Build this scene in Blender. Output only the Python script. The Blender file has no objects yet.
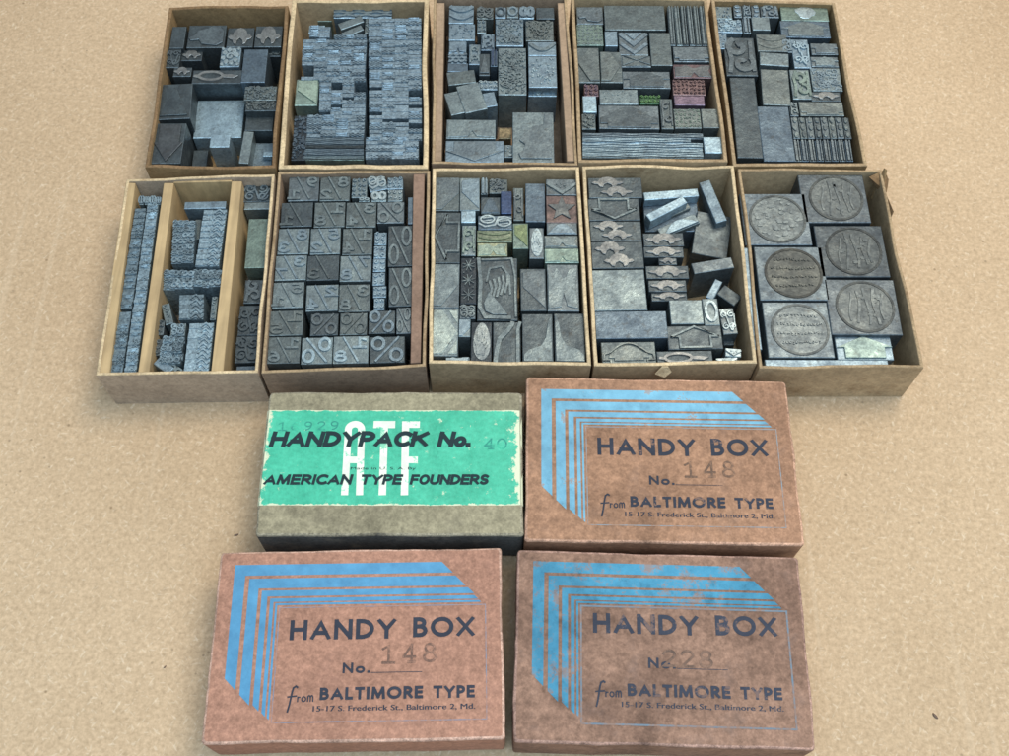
import bpy, math, random
from math import sin, cos, pi, radians
from mathutils import Vector, Matrix, Euler
random.seed(7)
S = bpy.context.scene
COL = S.collection

# ------------------------------------------------------------------ camera, world, light, exposure
PW, PH, FPX, TILT, ROLL, CH = 1009.0, 756.0, 1093.66, 0.46197, 0.01609, 0.40
cd = bpy.data.cameras.new('camera'); cam = bpy.data.objects.new('camera', cd); COL.objects.link(cam)
cam.location = (0, 0, CH)
CROT = Matrix.Rotation(TILT, 3, 'X') @ Matrix.Rotation(ROLL, 3, 'Z')
cam.rotation_euler = CROT.to_euler()
cd.sensor_width = 36; cd.lens = FPX / PW * 36; cd.clip_start = 0.01; cd.clip_end = 50
S.camera = cam
W = bpy.data.worlds.new('World'); S.world = W; W.use_nodes = True
bg = W.node_tree.nodes['Background']; bg.inputs[0].default_value = (0.76, 0.89, 1.0, 1); bg.inputs[1].default_value = 0.56
def area(name, loc, target, size, power, color):
    l = bpy.data.lights.new(name, 'AREA'); l.shape = 'RECTANGLE'; l.size, l.size_y = size; l.energy = power; l.color = color
    o = bpy.data.objects.new(name, l); COL.objects.link(o); o.location = loc
    o.rotation_euler = (Vector(target) - Vector(loc)).to_track_quat('-Z', 'Y').to_euler(); return o
area('ceiling_lamp', (0.40, 0.52, 1.15), (0.0, 0.22, 0), (0.65, 0.55), 12.2, (1.0, 0.88, 0.71))
area('window_light', (0.12, -0.20, 0.78), (0.06, 0.0, 0), (0.9, 0.5), 5.6, (0.64, 0.84, 1.0))
S.view_settings.view_transform = 'Standard'; S.view_settings.look = 'None'
S.view_settings.exposure = 0.0; S.view_settings.gamma = 1.0

# ------------------------------------------------------------------ helpers
def px(x, y, z):
    """photo pixel -> point on the horizontal plane z"""
    d = CROT @ Vector(((x - PW/2)/FPX, -(y - PH/2)/FPX, -1.0))
    k = (z - CH)/d.z
    return Vector((k*d.x, k*d.y, z))

class MB:
    """collects shapes in millimetres"""
    def __init__(s): s.v = []; s.f = []; s.m = []
    def face(s, pts, m=0):
        n = len(s.v); s.v += [tuple(p) for p in pts]; s.f.append(tuple(range(n, n+len(pts)))); s.m.append(m)
    def loft(s, rings, m=0, top=True, bottom=False, mt=None, mc=None):
        n = len(s.v); k = len(rings[0])
        for r in rings: s.v += [tuple(p) for p in r]
        for j in range(len(rings)-1):
            for i in range(k):
                a = n+j*k+i; b = n+j*k+(i+1) % k
                s.f.append((a, b, b+k, a+k)); s.m.append(mc if mc is not None and j == 1 else m)
        if top: s.f.append(tuple(n+(len(rings)-1)*k+i for i in range(k))); s.m.append(m if mt is None else mt)
        if bottom: s.f.append(tuple(n+k-1-i for i in range(k))); s.m.append(m)
    def prism(s, poly, z0, z1, m=0, ch=0.0, bottom=False, mt=None, mc=None):
        if area2(poly) < 0: poly = poly[::-1]
        r = [[(x, y, z0) for x, y in poly]]
        if ch:
            r.append([(x, y, z1-ch) for x, y in poly]); q = inset(poly, ch); r.append([(x, y, z1) for x, y in q])
        else: r.append([(x, y, z1) for x, y in poly])
        s.loft(r, m, True, bottom, mt, mc)
    def box(s, x0, y0, z0, x1, y1, z1, m=0, ch=0.0, mt=None, mc=None):
        s.prism([(x0, y0), (x1, y0), (x1, y1), (x0, y1)], z0, z1, m, ch, True, mt, mc)
    def ribbon(s, pts, w, z0, z1, closed=False, m=0, flare=0.0, cap=0.0, clampy=None):
        if cap and not closed and len(pts) > 1:
            pts = [tuple(p) for p in pts]
            for a, b in ((0, 1), (-1, -2)):
                dx, dy = pts[a][0]-pts[b][0], pts[a][1]-pts[b][1]; l = math.hypot(dx, dy) or 1
                pts[a] = (pts[a][0]+dx/l*cap, pts[a][1]+dy/l*cap)
        L, Rr = offs(pts, w/2, closed); L2, R2 = offs(pts, w/2+flare, closed)
        if clampy:
            f = lambda q: [(x, min(max(y, clampy[0]), clampy[1])) for x, y in q]
            L, Rr, L2, R2 = f(L), f(Rr), f(L2), f(R2)
        n = len(pts); rng = range(n if closed else n-1)
        for i in rng:
            j = (i+1) % n
            s.face([(*Rr[i], z1), (*Rr[j], z1), (*L[j], z1), (*L[i], z1)], m)
            if z0 is not None:
                s.face([(*R2[i], z0), (*R2[j], z0), (*Rr[j], z1), (*Rr[i], z1)], m)
                s.face([(*L[i], z1), (*L[j], z1), (*L2[j], z0), (*L2[i], z0)], m)
        if z0 is not None and not closed:
            s.face([(*L2[0], z0), (*R2[0], z0), (*Rr[0], z1), (*L[0], z1)], m)
            s.face([(*R2[-1], z0), (*L2[-1], z0), (*L[-1], z1), (*Rr[-1], z1)], m)
    def build(s, name, mats, parent=None, loc=None, rz=0.0, smooth=False):
        me = bpy.data.meshes.new(name); me.from_pydata([(x/1000, y/1000, z/1000) for x, y, z in s.v], [], s.f)
        for m in (mats if isinstance(mats, (list, tuple)) else [mats]): me.materials.append(m)
        me.polygons.foreach_set('material_index', s.m)
        if smooth: me.polygons.foreach_set('use_smooth', [True]*len(s.f))
        me.update()
        o = bpy.data.objects.new(name, me); COL.objects.link(o)
        if parent: o.parent = parent
        if loc is not None: o.location = loc
        o.rotation_euler = (0, 0, rz)
        return o
def area2(p): return sum(p[i][0]*p[(i+1) % len(p)][1]-p[(i+1) % len(p)][0]*p[i][1] for i in range(len(p)))
def inset(p, d):
    L, R = offs(p, d, True); return L
def offs(pts, h, closed):
    n = len(pts); L = []; R = []
    for i in range(n):
        if closed: a, b, c = pts[i-1], pts[i], pts[(i+1) % n]
        else: a, b, c = pts[max(i-1, 0)], pts[i], pts[min(i+1, n-1)]
        d1 = (b[0]-a[0], b[1]-a[1]); d2 = (c[0]-b[0], c[1]-b[1])
        l1 = math.hypot(*d1); l2 = math.hypot(*d2)
        if l1 < 1e-9: d1, l1 = d2, l2
        if l2 < 1e-9: d2, l2 = d1, l1
        l1 = l1 or 1; l2 = l2 or 1
        n1 = (-d1[1]/l1, d1[0]/l1); n2 = (-d2[1]/l2, d2[0]/l2)
        mx, my = n1[0]+n2[0], n1[1]+n2[1]; q = mx*mx+my*my
        if q < 0.35: mx, my = n1; k = 1
        else: k = 2/q
        L.append((b[0]+mx*k*h, b[1]+my*k*h)); R.append((b[0]-mx*k*h, b[1]-my*k*h))
    return L, R
def arc(cx, cy, rx, ry, a0, a1, n=10):
    return [(cx+rx*cos(radians(a0+(a1-a0)*i/n)), cy+ry*sin(radians(a0+(a1-a0)*i/n))) for i in range(n+1)]
def empty(name, loc, rz=0.0):
    o = bpy.data.objects.new(name, None); COL.objects.link(o); o.location = loc; o.rotation_euler = (0, 0, rz); o.empty_display_size = .01; return o
def tag(o, label=None, cat=None, group=None, kind=None):
    if label: o['label'] = label
    if cat: o['category'] = cat
    if group: o['group'] = group
    if kind: o['kind'] = kind
    return o

# ------------------------------------------------------------------ materials
def newmat(name):
    m = bpy.data.materials.new(name); m.use_nodes = True; nt = m.node_tree; nt.nodes.clear()
    out = nt.nodes.new('ShaderNodeOutputMaterial'); b = nt.nodes.new('ShaderNodeBsdfPrincipled')
    nt.links.new(b.outputs[0], out.inputs[0]); return m, nt, b
def N(nt, t, **k):
    n = nt.nodes.new(t)
    for a, v in k.items(): setattr(n, a, v)
    return n
def noise(nt, co, scale, detail=4, rough=.55, vec_scale=None):
    n = N(nt, 'ShaderNodeTexNoise'); n.inputs['Scale'].default_value = scale; n.inputs['Detail'].default_value = detail; n.inputs['Roughness'].default_value = rough
    if vec_scale:
        mp = N(nt, 'ShaderNodeMapping'); mp.inputs['Scale'].default_value = vec_scale; nt.links.new(co, mp.inputs[0]); co = mp.outputs[0]
    nt.links.new(co, n.inputs['Vector']); return n.outputs['Fac']
def ramp(nt, fac, stops):
    r = N(nt, 'ShaderNodeValToRGB'); e = r.color_ramp.elements
    while len(e) < len(stops): e.new(.5)
    for i, (p, c) in enumerate(stops):
        e[i].position = p; e[i].color = (*c, 1) if len(c) == 3 else c
    nt.links.new(fac, r.inputs[0]); return r.outputs[0]
def mix(nt, fac, a, b, mode='MIX'):
    m = N(nt, 'ShaderNodeMix', data_type='RGBA', blend_type=mode)
    for v, i in ((fac, 0), (a, 6), (b, 7)):
        if hasattr(v, 'links'): nt.links.new(v, m.inputs[i])
        elif i == 0: m.inputs[0].default_value = v
        else: m.inputs[i].default_value = (*v, 1)
    return m.outputs[2]
def bump(nt, b, h, strength, dist=0.0003):
    n = N(nt, 'ShaderNodeBump'); n.inputs['Strength'].default_value = strength; n.inputs['Distance'].default_value = dist
    nt.links.new(h, n.inputs['Height']); nt.links.new(n.outputs[0], b.inputs['Normal'])
def objco(nt, rnd=True):
    t = N(nt, 'ShaderNodeTexCoord')
    if not rnd: return t.outputs['Object']
    oi = N(nt, 'ShaderNodeObjectInfo'); v = N(nt, 'ShaderNodeVectorMath', operation='MULTIPLY_ADD')
    c = N(nt, 'ShaderNodeCombineXYZ')
    for i in range(3): nt.links.new(oi.outputs['Random'], c.inputs[i])
    nt.links.new(c.outputs[0], v.inputs[0]); v.inputs[1].default_value = (3.1, 7.7, 5.3); nt.links.new(t.outputs['Object'], v.inputs[2])
    return v.outputs[0]

def dirt(nt, co, k, col):
    if not k: return col
    d1 = noise(nt, co, 26, 5, .62); d2 = noise(nt, co, 85, 6, .7); d3 = noise(nt, co, 300, 5, .72)
    col = mix(nt, 1.0, col, ramp(nt, d1, [(.34, (1-.42*k, 1-.43*k, 1-.42*k)), (.52, (1, 1, 1)), (.72, (1+.10*k,)*3)]), 'MULTIPLY')
    col = mix(nt, 1.0, col, ramp(nt, d2, [(.30, (1-.50*k,)*3), (.44, (1, 1, 1)), (.70, (1+.14*k,)*3)]), 'MULTIPLY')
    return mix(nt, 1.0, col, ramp(nt, d3, [(.30, (1-.35*k,)*3), (.42, (1, 1, 1)), (.68, (1+.12*k,)*3)]), 'MULTIPLY')
def mat_board(name, base, fleck=.10, dark=.12, blot=.18, rough=.9, stain=None, scale=1.0, bmp=.5, rnd=True, dk=0.0):
    """grey-fibre cardboard / paper covered board"""
    m, nt, b = newmat(name); co = objco(nt, rnd and not dk)
    c1 = tuple(x*(1-blot) for x in base); c2 = tuple(min(1, x*(1+blot)) for x in base)
    big = noise(nt, co, 38*scale, 5, .62)
    col = ramp(nt, big, [(.30, c1), (.70, c2)])
    mid = noise(nt, co, 420*scale, 4, .6)
    col = mix(nt, 1.0, col, ramp(nt, mid, [(.32, (1-dark,)*3), (.55, (1, 1, 1)), (.75, (1+fleck,)*3)]), 'MULTIPLY')
    fib = noise(nt, co, 1100*scale, 4, .6)
    col = mix(nt, 1.0, col, ramp(nt, fib, [(.30, (1-dark*.8,)*3), (.5, (1, 1, 1)), (.72, (1+fleck*1.1,)*3)]), 'MULTIPLY')
    if stain:
        s1 = noise(nt, co, 75*scale, 6, .7); f = ramp(nt, s1, [(.54, (0, 0, 0)), (.72, (stain[1],)*3)])
        col = mix(nt, f, col, stain[0])
    sp = noise(nt, co, 240*scale, 6, .75); col = mix(nt, ramp(nt, sp, [(.64, (0, 0, 0)), (.74, (.6,)*3)]), col, tuple(x*.42 for x in base))
    col = dirt(nt, co, dk, col)
    nt.links.new(col, b.inputs['Base Color']); b.inputs['Roughness'].default_value = rough; b.inputs['Specular IOR Level'].default_value = .25
    bump(nt, b, mid, bmp, .0002); return m

def mat_table():
    m, nt, b = newmat('kraft_table'); t = N(nt, 'ShaderNodeTexCoord'); co = t.outputs['Object']
    big = noise(nt, co, 9, 6, .6)
    col = ramp(nt, big, [(.3, (.462, .332, .210)), (.7, (.522, .383, .250))])
    mid = noise(nt, co, 190, 5, .66)
    col = mix(nt, 1.0, col, ramp(nt, mid, [(.30, (.93, .925, .915)), (.52, (1, 1, 1)), (.74, (1.07, 1.075, 1.08))]), 'MULTIPLY')
    f1 = noise(nt, co, 620, 5, .68)
    col = mix(nt, 1.0, col, ramp(nt, f1, [(.28, (.76, .75, .73)), (.5, (1, 1, 1)), (.72, (1.22, 1.23, 1.25))]), 'MULTIPLY')
    for rot, sc, hi in ((.5, (1, .30, 1), .62), (-.8, (1, .30, 1), .63), (1.5, (1, .32, 1), .63)):
        mp = N(nt, 'ShaderNodeMapping'); mp.inputs['Rotation'].default_value = (0, 0, rot); mp.inputs['Location'].default_value = (rot, rot*2, 0); nt.links.new(co, mp.inputs[0])
        fs = noise(nt, mp.outputs[0], 800, 2, .5, sc)
        col = mix(nt, ramp(nt, fs, [(hi, (0, 0, 0)), (hi+.08, (.26,)*3)]), col, (.80, .68, .52))
    # light fibres and dark flecks
    v = N(nt, 'ShaderNodeTexVoronoi', feature='F1'); v.inputs['Scale'].default_value = 115; v.inputs['Randomness'].default_value = 1
    mp = N(nt, 'ShaderNodeMapping'); mp.inputs['Rotation'].default_value = (0, 0, .7); mp.inputs['Scale'].default_value = (1, .35, 1)
    nt.links.new(co, mp.inputs[0]); nt.links.new(mp.outputs[0], v.inputs['Vector'])
    f = ramp(nt, v.outputs['Distance'], [(.02, (.5,)*3), (.06, (0, 0, 0))])
    col = mix(nt, f, col, (.74, .62, .46))
    v2 = N(nt, 'ShaderNodeTexVoronoi', feature='F1'); v2.inputs['Scale'].default_value = 62; nt.links.new(co, v2.inputs['Vector'])
    f = ramp(nt, v2.outputs['Distance'], [(.025, (.7,)*3), (.045, (0, 0, 0))])
    col = mix(nt, f, col, (.22, .15, .085))
    wide = noise(nt, co, 3.2, 3, .55); col = mix(nt, 1.0, col, ramp(nt, wide, [(.35, (.93, .925, .92)), (.65, (1.05, 1.055, 1.06))]), 'MULTIPLY')
    for rot, sc, loc, hi, k in ((.12, (1, .02, 1), (.3, .1, 0),   .70, .13), (1.5, (1, .02, 1), (1.7, .6, 0), .71, .12), (-.35, (1, .03, 1), (4.1, 2.2, 0), .72, .15)):
        mp = N(nt, 'ShaderNodeMapping'); mp.inputs['Rotation'].default_value = (0, 0, rot); mp.inputs['Scale'].default_value = sc; mp.inputs['Location'].default_value = loc; nt.links.new(co, mp.inputs[0])
        sc_ = noise(nt, mp.outputs[0], 130, 2, .4); col = mix(nt, ramp(nt, sc_, [(hi, (0, 0, 0)), (hi+.03, (k,)*3)]), col, (.66, .54, .40))
    v3 = N(nt, 'ShaderNodeTexVoronoi', feature='F1'); v3.inputs['Scale'].default_value = 210; nt.links.new(co, v3.inputs['Vector'])
    gate = noise(nt, co, 22, 4, .6); gm = N(nt, 'ShaderNodeMath', operation='MULTIPLY')
    nt.links.new(ramp(nt, v3.outputs['Distance'], [(.07, (.7,)*3), (.13, (0, 0, 0))]), gm.inputs[0]); nt.links.new(ramp(nt, gate, [(.50, (0, 0, 0)), (.62, (1, 1, 1))]), gm.inputs[1])
    col = mix(nt, gm.outputs[0], col, (.24, .175, .11))
    nt.links.new(col, b.inputs['Base Color']); b.inputs['Roughness'].default_value = .88; b.inputs['Specular IOR Level'].default_value = .2
    bump(nt, b, mid, .45, .0002); return m

def mat_lead(name='type_metal', gain=1.0, sc=160):
    """type metal; its tone is the object's own colour"""
    m, nt, b = newmat(name); co = objco(nt)
    oi = N(nt, 'ShaderNodeObjectInfo'); base = oi.outputs['Color']
    n1 = noise(nt, co, sc, 6, .68); n2 = noise(nt, co, 900, 4, .6); n3 = noise(nt, co, 330, 5, .7)
    col = mix(nt, 1.0, base, ramp(nt, n1, [(.28, tuple(gain*x for x in (.60, .61, .64))), (.5, (gain,)*3), (.72, tuple(gain*x for x in (1.46, 1.44, 1.38)))]), 'MULTIPLY')
    col = mix(nt, 1.0, col, ramp(nt, n2, [(.28, (.72, .72, .72)), (.5, (1, 1, 1)), (.75, (1.25, 1.25, 1.25))]), 'MULTIPLY')
    f = ramp(nt, n3, [(.55, (0, 0, 0)), (.72, (.62,)*3)])
    col = mix(nt, f, col, (.060, .058, .052))
    nt.links.new(col, b.inputs['Base Color']); b.inputs['Metallic'].default_value = .68
    r = ramp(nt, n1, [(.3, (.56,)*3), (.7, (.35,)*3)]); nt.links.new(r, b.inputs['Roughness'])
    hh = mix(nt, .35, n3, n2); bump(nt, b, hh, .8, .00035); return m

def mat_wood(name, base):
    m, nt, b = newmat(name); co = objco(nt)
    g = noise(nt, co, 300, 5, .6, (1, .06, .3)); g2 = noise(nt, co, 60, 4, .6)
    col = ramp(nt, g, [(.3, tuple(x*.72 for x in base)), (.7, tuple(min(1, x*1.2) for x in base))])
    col = mix(nt, 1.0, col, ramp(nt, g2, [(.3, (.8, .78, .76)), (.7, (1.12, 1.12, 1.1))]), 'MULTIPLY')
    nt.links.new(col, b.inputs['Base Color']); b.inputs['Roughness'].default_value = .75; bump(nt, b, g, .25, .0002); return m

def mat_ink(name, ink, under, wear=(.52, .66), amt=.85, scale=1.0, rough=.75, dk=0.0):
    """printed ink, patchy where it has rubbed off the board"""
    m, nt, b = newmat(name); t = N(nt, 'ShaderNodeTexCoord'); co = t.outputs['Object']
    n1 = noise(nt, co, 160*scale, 6, .72); n2 = noise(nt, co, 1100, 3, .6); n3 = noise(nt, co, 35, 3, .5)
    a = N(nt, 'ShaderNodeMath', operation='MULTIPLY_ADD'); nt.links.new(n2, a.inputs[0]); a.inputs[1].default_value = .30
    a2 = N(nt, 'ShaderNodeMath', operation='MULTIPLY_ADD'); nt.links.new(n3, a2.inputs[0]); a2.inputs[1].default_value = .45; nt.links.new(n1, a2.inputs[2])
    nt.links.new(a2.outputs[0], a.inputs[2])
    f = ramp(nt, a.outputs[0], [(wear[0]+.36, (0, 0, 0)), (min(1, wear[1]+.36), (amt,)*3)])
    tone = mix(nt, 1.0, ink, ramp(nt, n1, [(.3, (.80, .80, .82)), (.7, (1.18, 1.16, 1.12))]), 'MULTIPLY')
    col = dirt(nt, co, dk, mix(nt, f, tone, under))
    nt.links.new(col, b.inputs['Base Color']); b.inputs['Roughness'].default_value = rough; b.inputs['Specular IOR Level'].default_value = .25
    return m

def mat_label(half_w, y0, y1):
    """green printed paper, scuffed to cream along its edges"""
    m, nt, b = newmat('green_label_paper'); t = N(nt, 'ShaderNodeTexCoord'); co = t.outputs['Object']
    sx = N(nt, 'ShaderNodeSeparateXYZ'); nt.links.new(co, sx.inputs[0])
    def M(op, a, bb, c=None):
        n = N(nt, 'ShaderNodeMath', operation=op)
        for i, v in enumerate((a, bb, c)):
            if v is None: continue
            if hasattr(v, 'links'): nt.links.new(v, n.inputs[i])
            else: n.inputs[i].default_value = v
        return n.outputs[0]
    dx = M('SUBTRACT', half_w, M('ABSOLUTE', sx.outputs[0], 0)); dy0 = M('SUBTRACT', sx.outputs[1], y0); dy1 = M('SUBTRACT', y1, sx.outputs[1])
    d = M('MINIMUM', dx, M('MINIMUM', M('MULTIPLY', dy0, 3.2), M('MULTIPLY', dy1, 4.5)))
    e = M('SUBTRACT', 1.0, M('MULTIPLY', d, 330.0)); e = M('MAXIMUM', e, 0.0)
    right = M('MAXIMUM', M('SUBTRACT', M('MULTIPLY', sx.outputs[0], 60.0), 2.35), 0.0)
    n1 = noise(nt, co, 260, 6, .75); n2 = noise(nt, co, 90, 5, .7); n4 = noise(nt, co, 700, 4, .6)
    w = M('ADD', M('MULTIPLY_ADD', e, .26, n1), M('MULTIPLY', M('MULTIPLY', right, n2), .45))
    f = ramp(nt, w, [(.625, (0, 0, 0)), (.70, (.92,)*3)])
    g = ramp(nt, n2, [(.3, (.030, .34, .215)), (.7, (.072, .50, .330))])
    g = mix(nt, 1.0, g, ramp(nt, n4, [(.3, (.85, .87, .87)), (.7, (1.12, 1.1, 1.1))]), 'MULTIPLY')
    g = mix(nt, ramp(nt, n1, [(.30, (.55,)*3), (.42, (0, 0, 0))]), g, (.03, .27, .18))
    col = mix(nt, f, g, (.66, .66, .48))
    nt.links.new(col, b.inputs['Base Color']); b.inputs['Roughness'].default_value = .55; b.inputs['Specular IOR Level'].default_value = .35
    bump(nt, b, n2, .7, .0006); return m

TABLE = mat_table(); LEAD = mat_lead(); LEADE = mat_lead('worn_metal_edge', 1.75); METAL = [LEAD, LEADE]; SORTM = [mat_lead('sort_metal', 1.0, 900), LEADE]
WOOD = mat_wood('pale_wood', (.45, .325, .175)); WOODD = mat_wood('brown_wood', (.27, .18, .12))
PINK = mat_board('pink_board', (.365, .193, .136), .22, .22, .10, stain=((.24, .13, .10), .5), dk=.25)
PINKE = mat_board('pink_board_edge', (.56, .36, .28), .26, .42, .2, stain=((.24, .14, .11), .7), scale=2, dk=0.6)
BROWNL = mat_board('brown_lid_board', (.325, .182, .114), .22, .22, .14, stain=((.20, .13, .10), .5), dk=.55)
BROWNE = mat_board('brown_lid_edge', (.55, .33, .23), .26, .42, .25, stain=((.14, .08, .06), .8), scale=2, dk=0.8)
DUSK = mat_board('dusky_lid_board', (.255, .152, .109), .22, .22, .16, stain=((.15, .105, .09), .65), dk=0.8)
DUSKE = mat_board('dusky_lid_edge', (.40, .25, .20), .26, .42, .25, stain=((.13, .08, .07), .8), scale=2, dk=0.9)
GREYB = mat_board('grey_lid_board', (.275, .245, .165), .22, .22, .12, stain=((.17, .15, .11), .5), dk=0.55)
GREYE = mat_board('grey_lid_edge', (.29, .26, .19), .26, .42, .3, stain=((.07, .07, .065), .85), scale=2, dk=0.8)
SLATE = mat_board('slate_side_paper', (.085, .09, .088), .15, .3, .3, stain=((.25, .23, .18), .5), scale=1.5)
BASEB = mat_board('dark_base_board', (.16, .11, .085), .12, .2, .2)

# ------------------------------------------------------------------ stroke lettering
def bowl(x0, xr, y0, y1, n=8):
    r = (y1-y0)/2; rx = min(r*1.0, xr-x0)
    return [(x0, y1), (xr-rx, y1)] + arc(xr-rx, (y0+y1)/2, rx, r, 90, -90, n)[1:-1] + [(xr-rx, y0), (x0, y0)]
G = {
 'A': (.74, [[(0, 0), (.37, 1), (.74, 0)], [(.14, .30), (.60, .30)]]),
 'B': (.50, [[(0, 0), (0, 1)], bowl(0, .44, .54, 1), bowl(0, .50, 0, .54)]),
 'C': (.80, [arc(.5, .5, .5, .5, 52, 308, 16)]),
 'D': (.66, [[(0, 0), (0, 1)], bowl(0, .66, 0, 1, 12)]),
 'E': (.42, [[(.42, 1), (0, 1), (0, 0), (.42, 0)], [(0, .52), (.39, .52)]]),
 'F': (.40, [[(.40, 1), (0, 1), (0, 0)], [(0, .50), (.36, .50)]]),
 'H': (.62, [[(0, 0), (0, 1)], [(.62, 0), (.62, 1)], [(0, .52), (.62, .52)]]),
 'I': (.0, [[(0, 0), (0, 1)]]),
 'K': (.58, [[(0, 0), (0, 1)], [(.54, 1), (.0, .42)], [(.18, .60), (.58, 0)]]),
 'L': (.38, [[(0, 1), (0, 0), (.38, 0)]]),
 'M': (.86, [[(0, 0), (.06, 1)], [(.10, .94), (.43, .10)], [(.43, .10), (.76, .94)], [(.80, 1), (.86, 0)]]),
 'N': (.66, [[(0, 0), (0, 1)], [(.03, .95), (.63, .05)], [(.66, 0), (.66, 1)]]),
 'O': (.92, [arc(.46, .5, .46, .5, 90, 450, 24)]),
 'P': (.46, [[(0, 0), (0, 1)], bowl(0, .46, .44, 1)]),
 'R': (.50, [[(0, 0), (0, 1)], bowl(0, .46, .48, 1), [(.20, .46), (.50, 0)]]),
 'S': (.46, [arc(.23, .745, .22, .255, 35, 270, 10)+arc(.23, .245, .23, .245, 90, -145, 10)[1:]]),
 'T': (.54, [[(0, 1), (.54, 1)], [(.27, 0), (.27, 1)]]),
 'U': (.58, [[(0, 1), (0, .29)]+arc(.29, .29, .29, .29, 180, 360, 10)[1:]+[(.58, 1)]]),
 'X': (.66, [[(0, 0), (.66, 1)], [(0, 1), (.66, 0)]]),
 'Y': (.66, [[(0, 1), (.33, .46), (.66, 1)], [(.33, 0), (.33, .46)]]),
 'o': (.56, [arc(.28, .28, .28, .30, 90, 450, 18)]),
 'r': (.28, [[(0, 0), (0, .56)], arc(.22, .30, .20, .24, 170, 70, 6)]),
 'm': (.72, [[(0, 0), (0, .56)], [(0, .36)]+arc(.18, .36, .18, .35, 180, 0, 8)[1:]+[(.36, 0)], [(.36, .36)]+arc(.54, .36, .18, .35, 180, 0, 8)[1:]+[(.72, 0)]]),
 '.': (.02, [[(0, 0), (.02, 0)]]),
 '1': (.30, [[(0, .80), (.18, 1), (.18, 0)], [(0, 0), (.36, 0)]]),
 '2': (.50, [arc(.25, .74, .25, .26, 170, -25, 9)+[(0, 0), (.52, 0)]]),
 '3': (.46, [arc(.22, .75, .22, .25, 150, -80, 9), arc(.22, .26, .26, .27, 85, -150, 10)]),
 '4': (.56, [[(.40, 0), (.40, 1)], [(.40, 1), (0, .30)], [(0, .30), (.56, .30)], [(.25, 0), (.55, 0)]]),
 '5': (.46, [[(.44, 1), (.08, 1), (.04, .56)]+arc(.20, .31, .26, .31, 110, -150, 10)]),
 '6': (.48, [arc(.40, .34, .40, .66, 95, 180, 8), arc(.24, .28, .24, .28, 90, 450, 16)]),
 '7': (.48, [[(0, 1), (.48, 1), (.16, 0)]]),
 '8': (.48, [arc(.24, .76, .20, .24, 90, 450, 16), arc(.24, .26, .25, .26, 90, 450, 16)]),
 '9': (.48, [arc(.24, .72, .24, .28, 90, 450, 16), arc(.08, .66, .40, .66, -85, 0, 8)]),
 '0': (.52, [arc(.26, .5, .26, .5, 90, 450, 20)]),
 '/': (.5, [[(0, -.05), (.5, 1.05)]]),
}
GROT = dict(H=.80, A=.90, N=.82, D=.80, Y=.86, P=.70, C=.80, K=.84, E=.66, R=.76, F=.62, O=.86, U=.78, S=.66, T=.78, M=1.0, I=0.0)
def lettering(mb, text, x0, x1, y, h, w, z, z0=None, shear=0.0, gap=.20, space=.42, mirror=False, m=0, flare=0.0, cap=True, rot=0.0, wide=None):
    """fit one line of capitals between x0 and x1 (mm); each stroke lies a hair above the last"""
    pos = []; x = 0
    for c in text:
        if c == ' ': x += space; continue
        gw = (wide or {}).get(c, G[c][0]); pos.append((c, x, gw/G[c][0] if G[c][0] else 1)); x += gw+gap+w/h
    x -= gap+w/h
    tot = (x1-x0-w); kx = tot/max(x, .01); k = 0
    for c, ox, gk in pos:
        for st in G[c][1]:
            q = []
            for a, b in st:
                yy = w/2+b*(h-w); xx = w/2+(ox+a*gk)*kx+shear*yy
                if mirror: xx = (x1-x0)-xx
                q.append((xx, yy))
            lo, hi = (0, h)
            if any(b < -.01 or b > 1.01 for _, b in st): lo, hi = -.1*h, 1.1*h
            tmp = MB(); closed = len(q) > 6 and math.hypot(q[0][0]-q[-1][0], q[0][1]-q[-1][1]) < 1e-6
            tmp.ribbon(q[:-1] if closed else q, w, z0, z+k*.012, closed, m, flare, w/2 if cap and not closed else 0, (lo, hi))
            n = len(mb.v); cr, sr = cos(rot), sin(rot)
            mb.v += [(x0+a*cr-b*sr, y+a*sr+b*cr, zz) for a, b, zz in tmp.v]; mb.f += [tuple(i+n for i in f) for f in tmp.f]; mb.m += tmp.m
            k += 1
def font_text(s, x0, x1, y, h, z, mat, name, parent, bold=0.0, shear=0.0):
    c = bpy.data.curves.new(name, 'FONT'); c.body = s; c.size = 1; c.offset = bold; c.shear = shear; c.fill_mode = 'FRONT'; c.resolution_u = 3
    o = bpy.data.objects.new(name, c); COL.objects.link(o); dg = bpy.context.evaluated_depsgraph_get()
    me = bpy.data.meshes.new_from_object(o.evaluated_get(dg)); bpy.data.objects.remove(o)
    xs = [v.co.x for v in me.vertices]; k = (x1-x0)/(max(xs)-min(xs)); mn = min(xs)
    for v in me.vertices: v.co = ((x0+(v.co.x-mn)*k)/1000, (y+v.co.y*h/.70)/1000, z/1000)
    me.materials.clear(); me.materials.append(mat); me.name = name
    r = bpy.data.objects.new(name, me); COL.objects.link(r); r.parent = parent; return r

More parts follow.
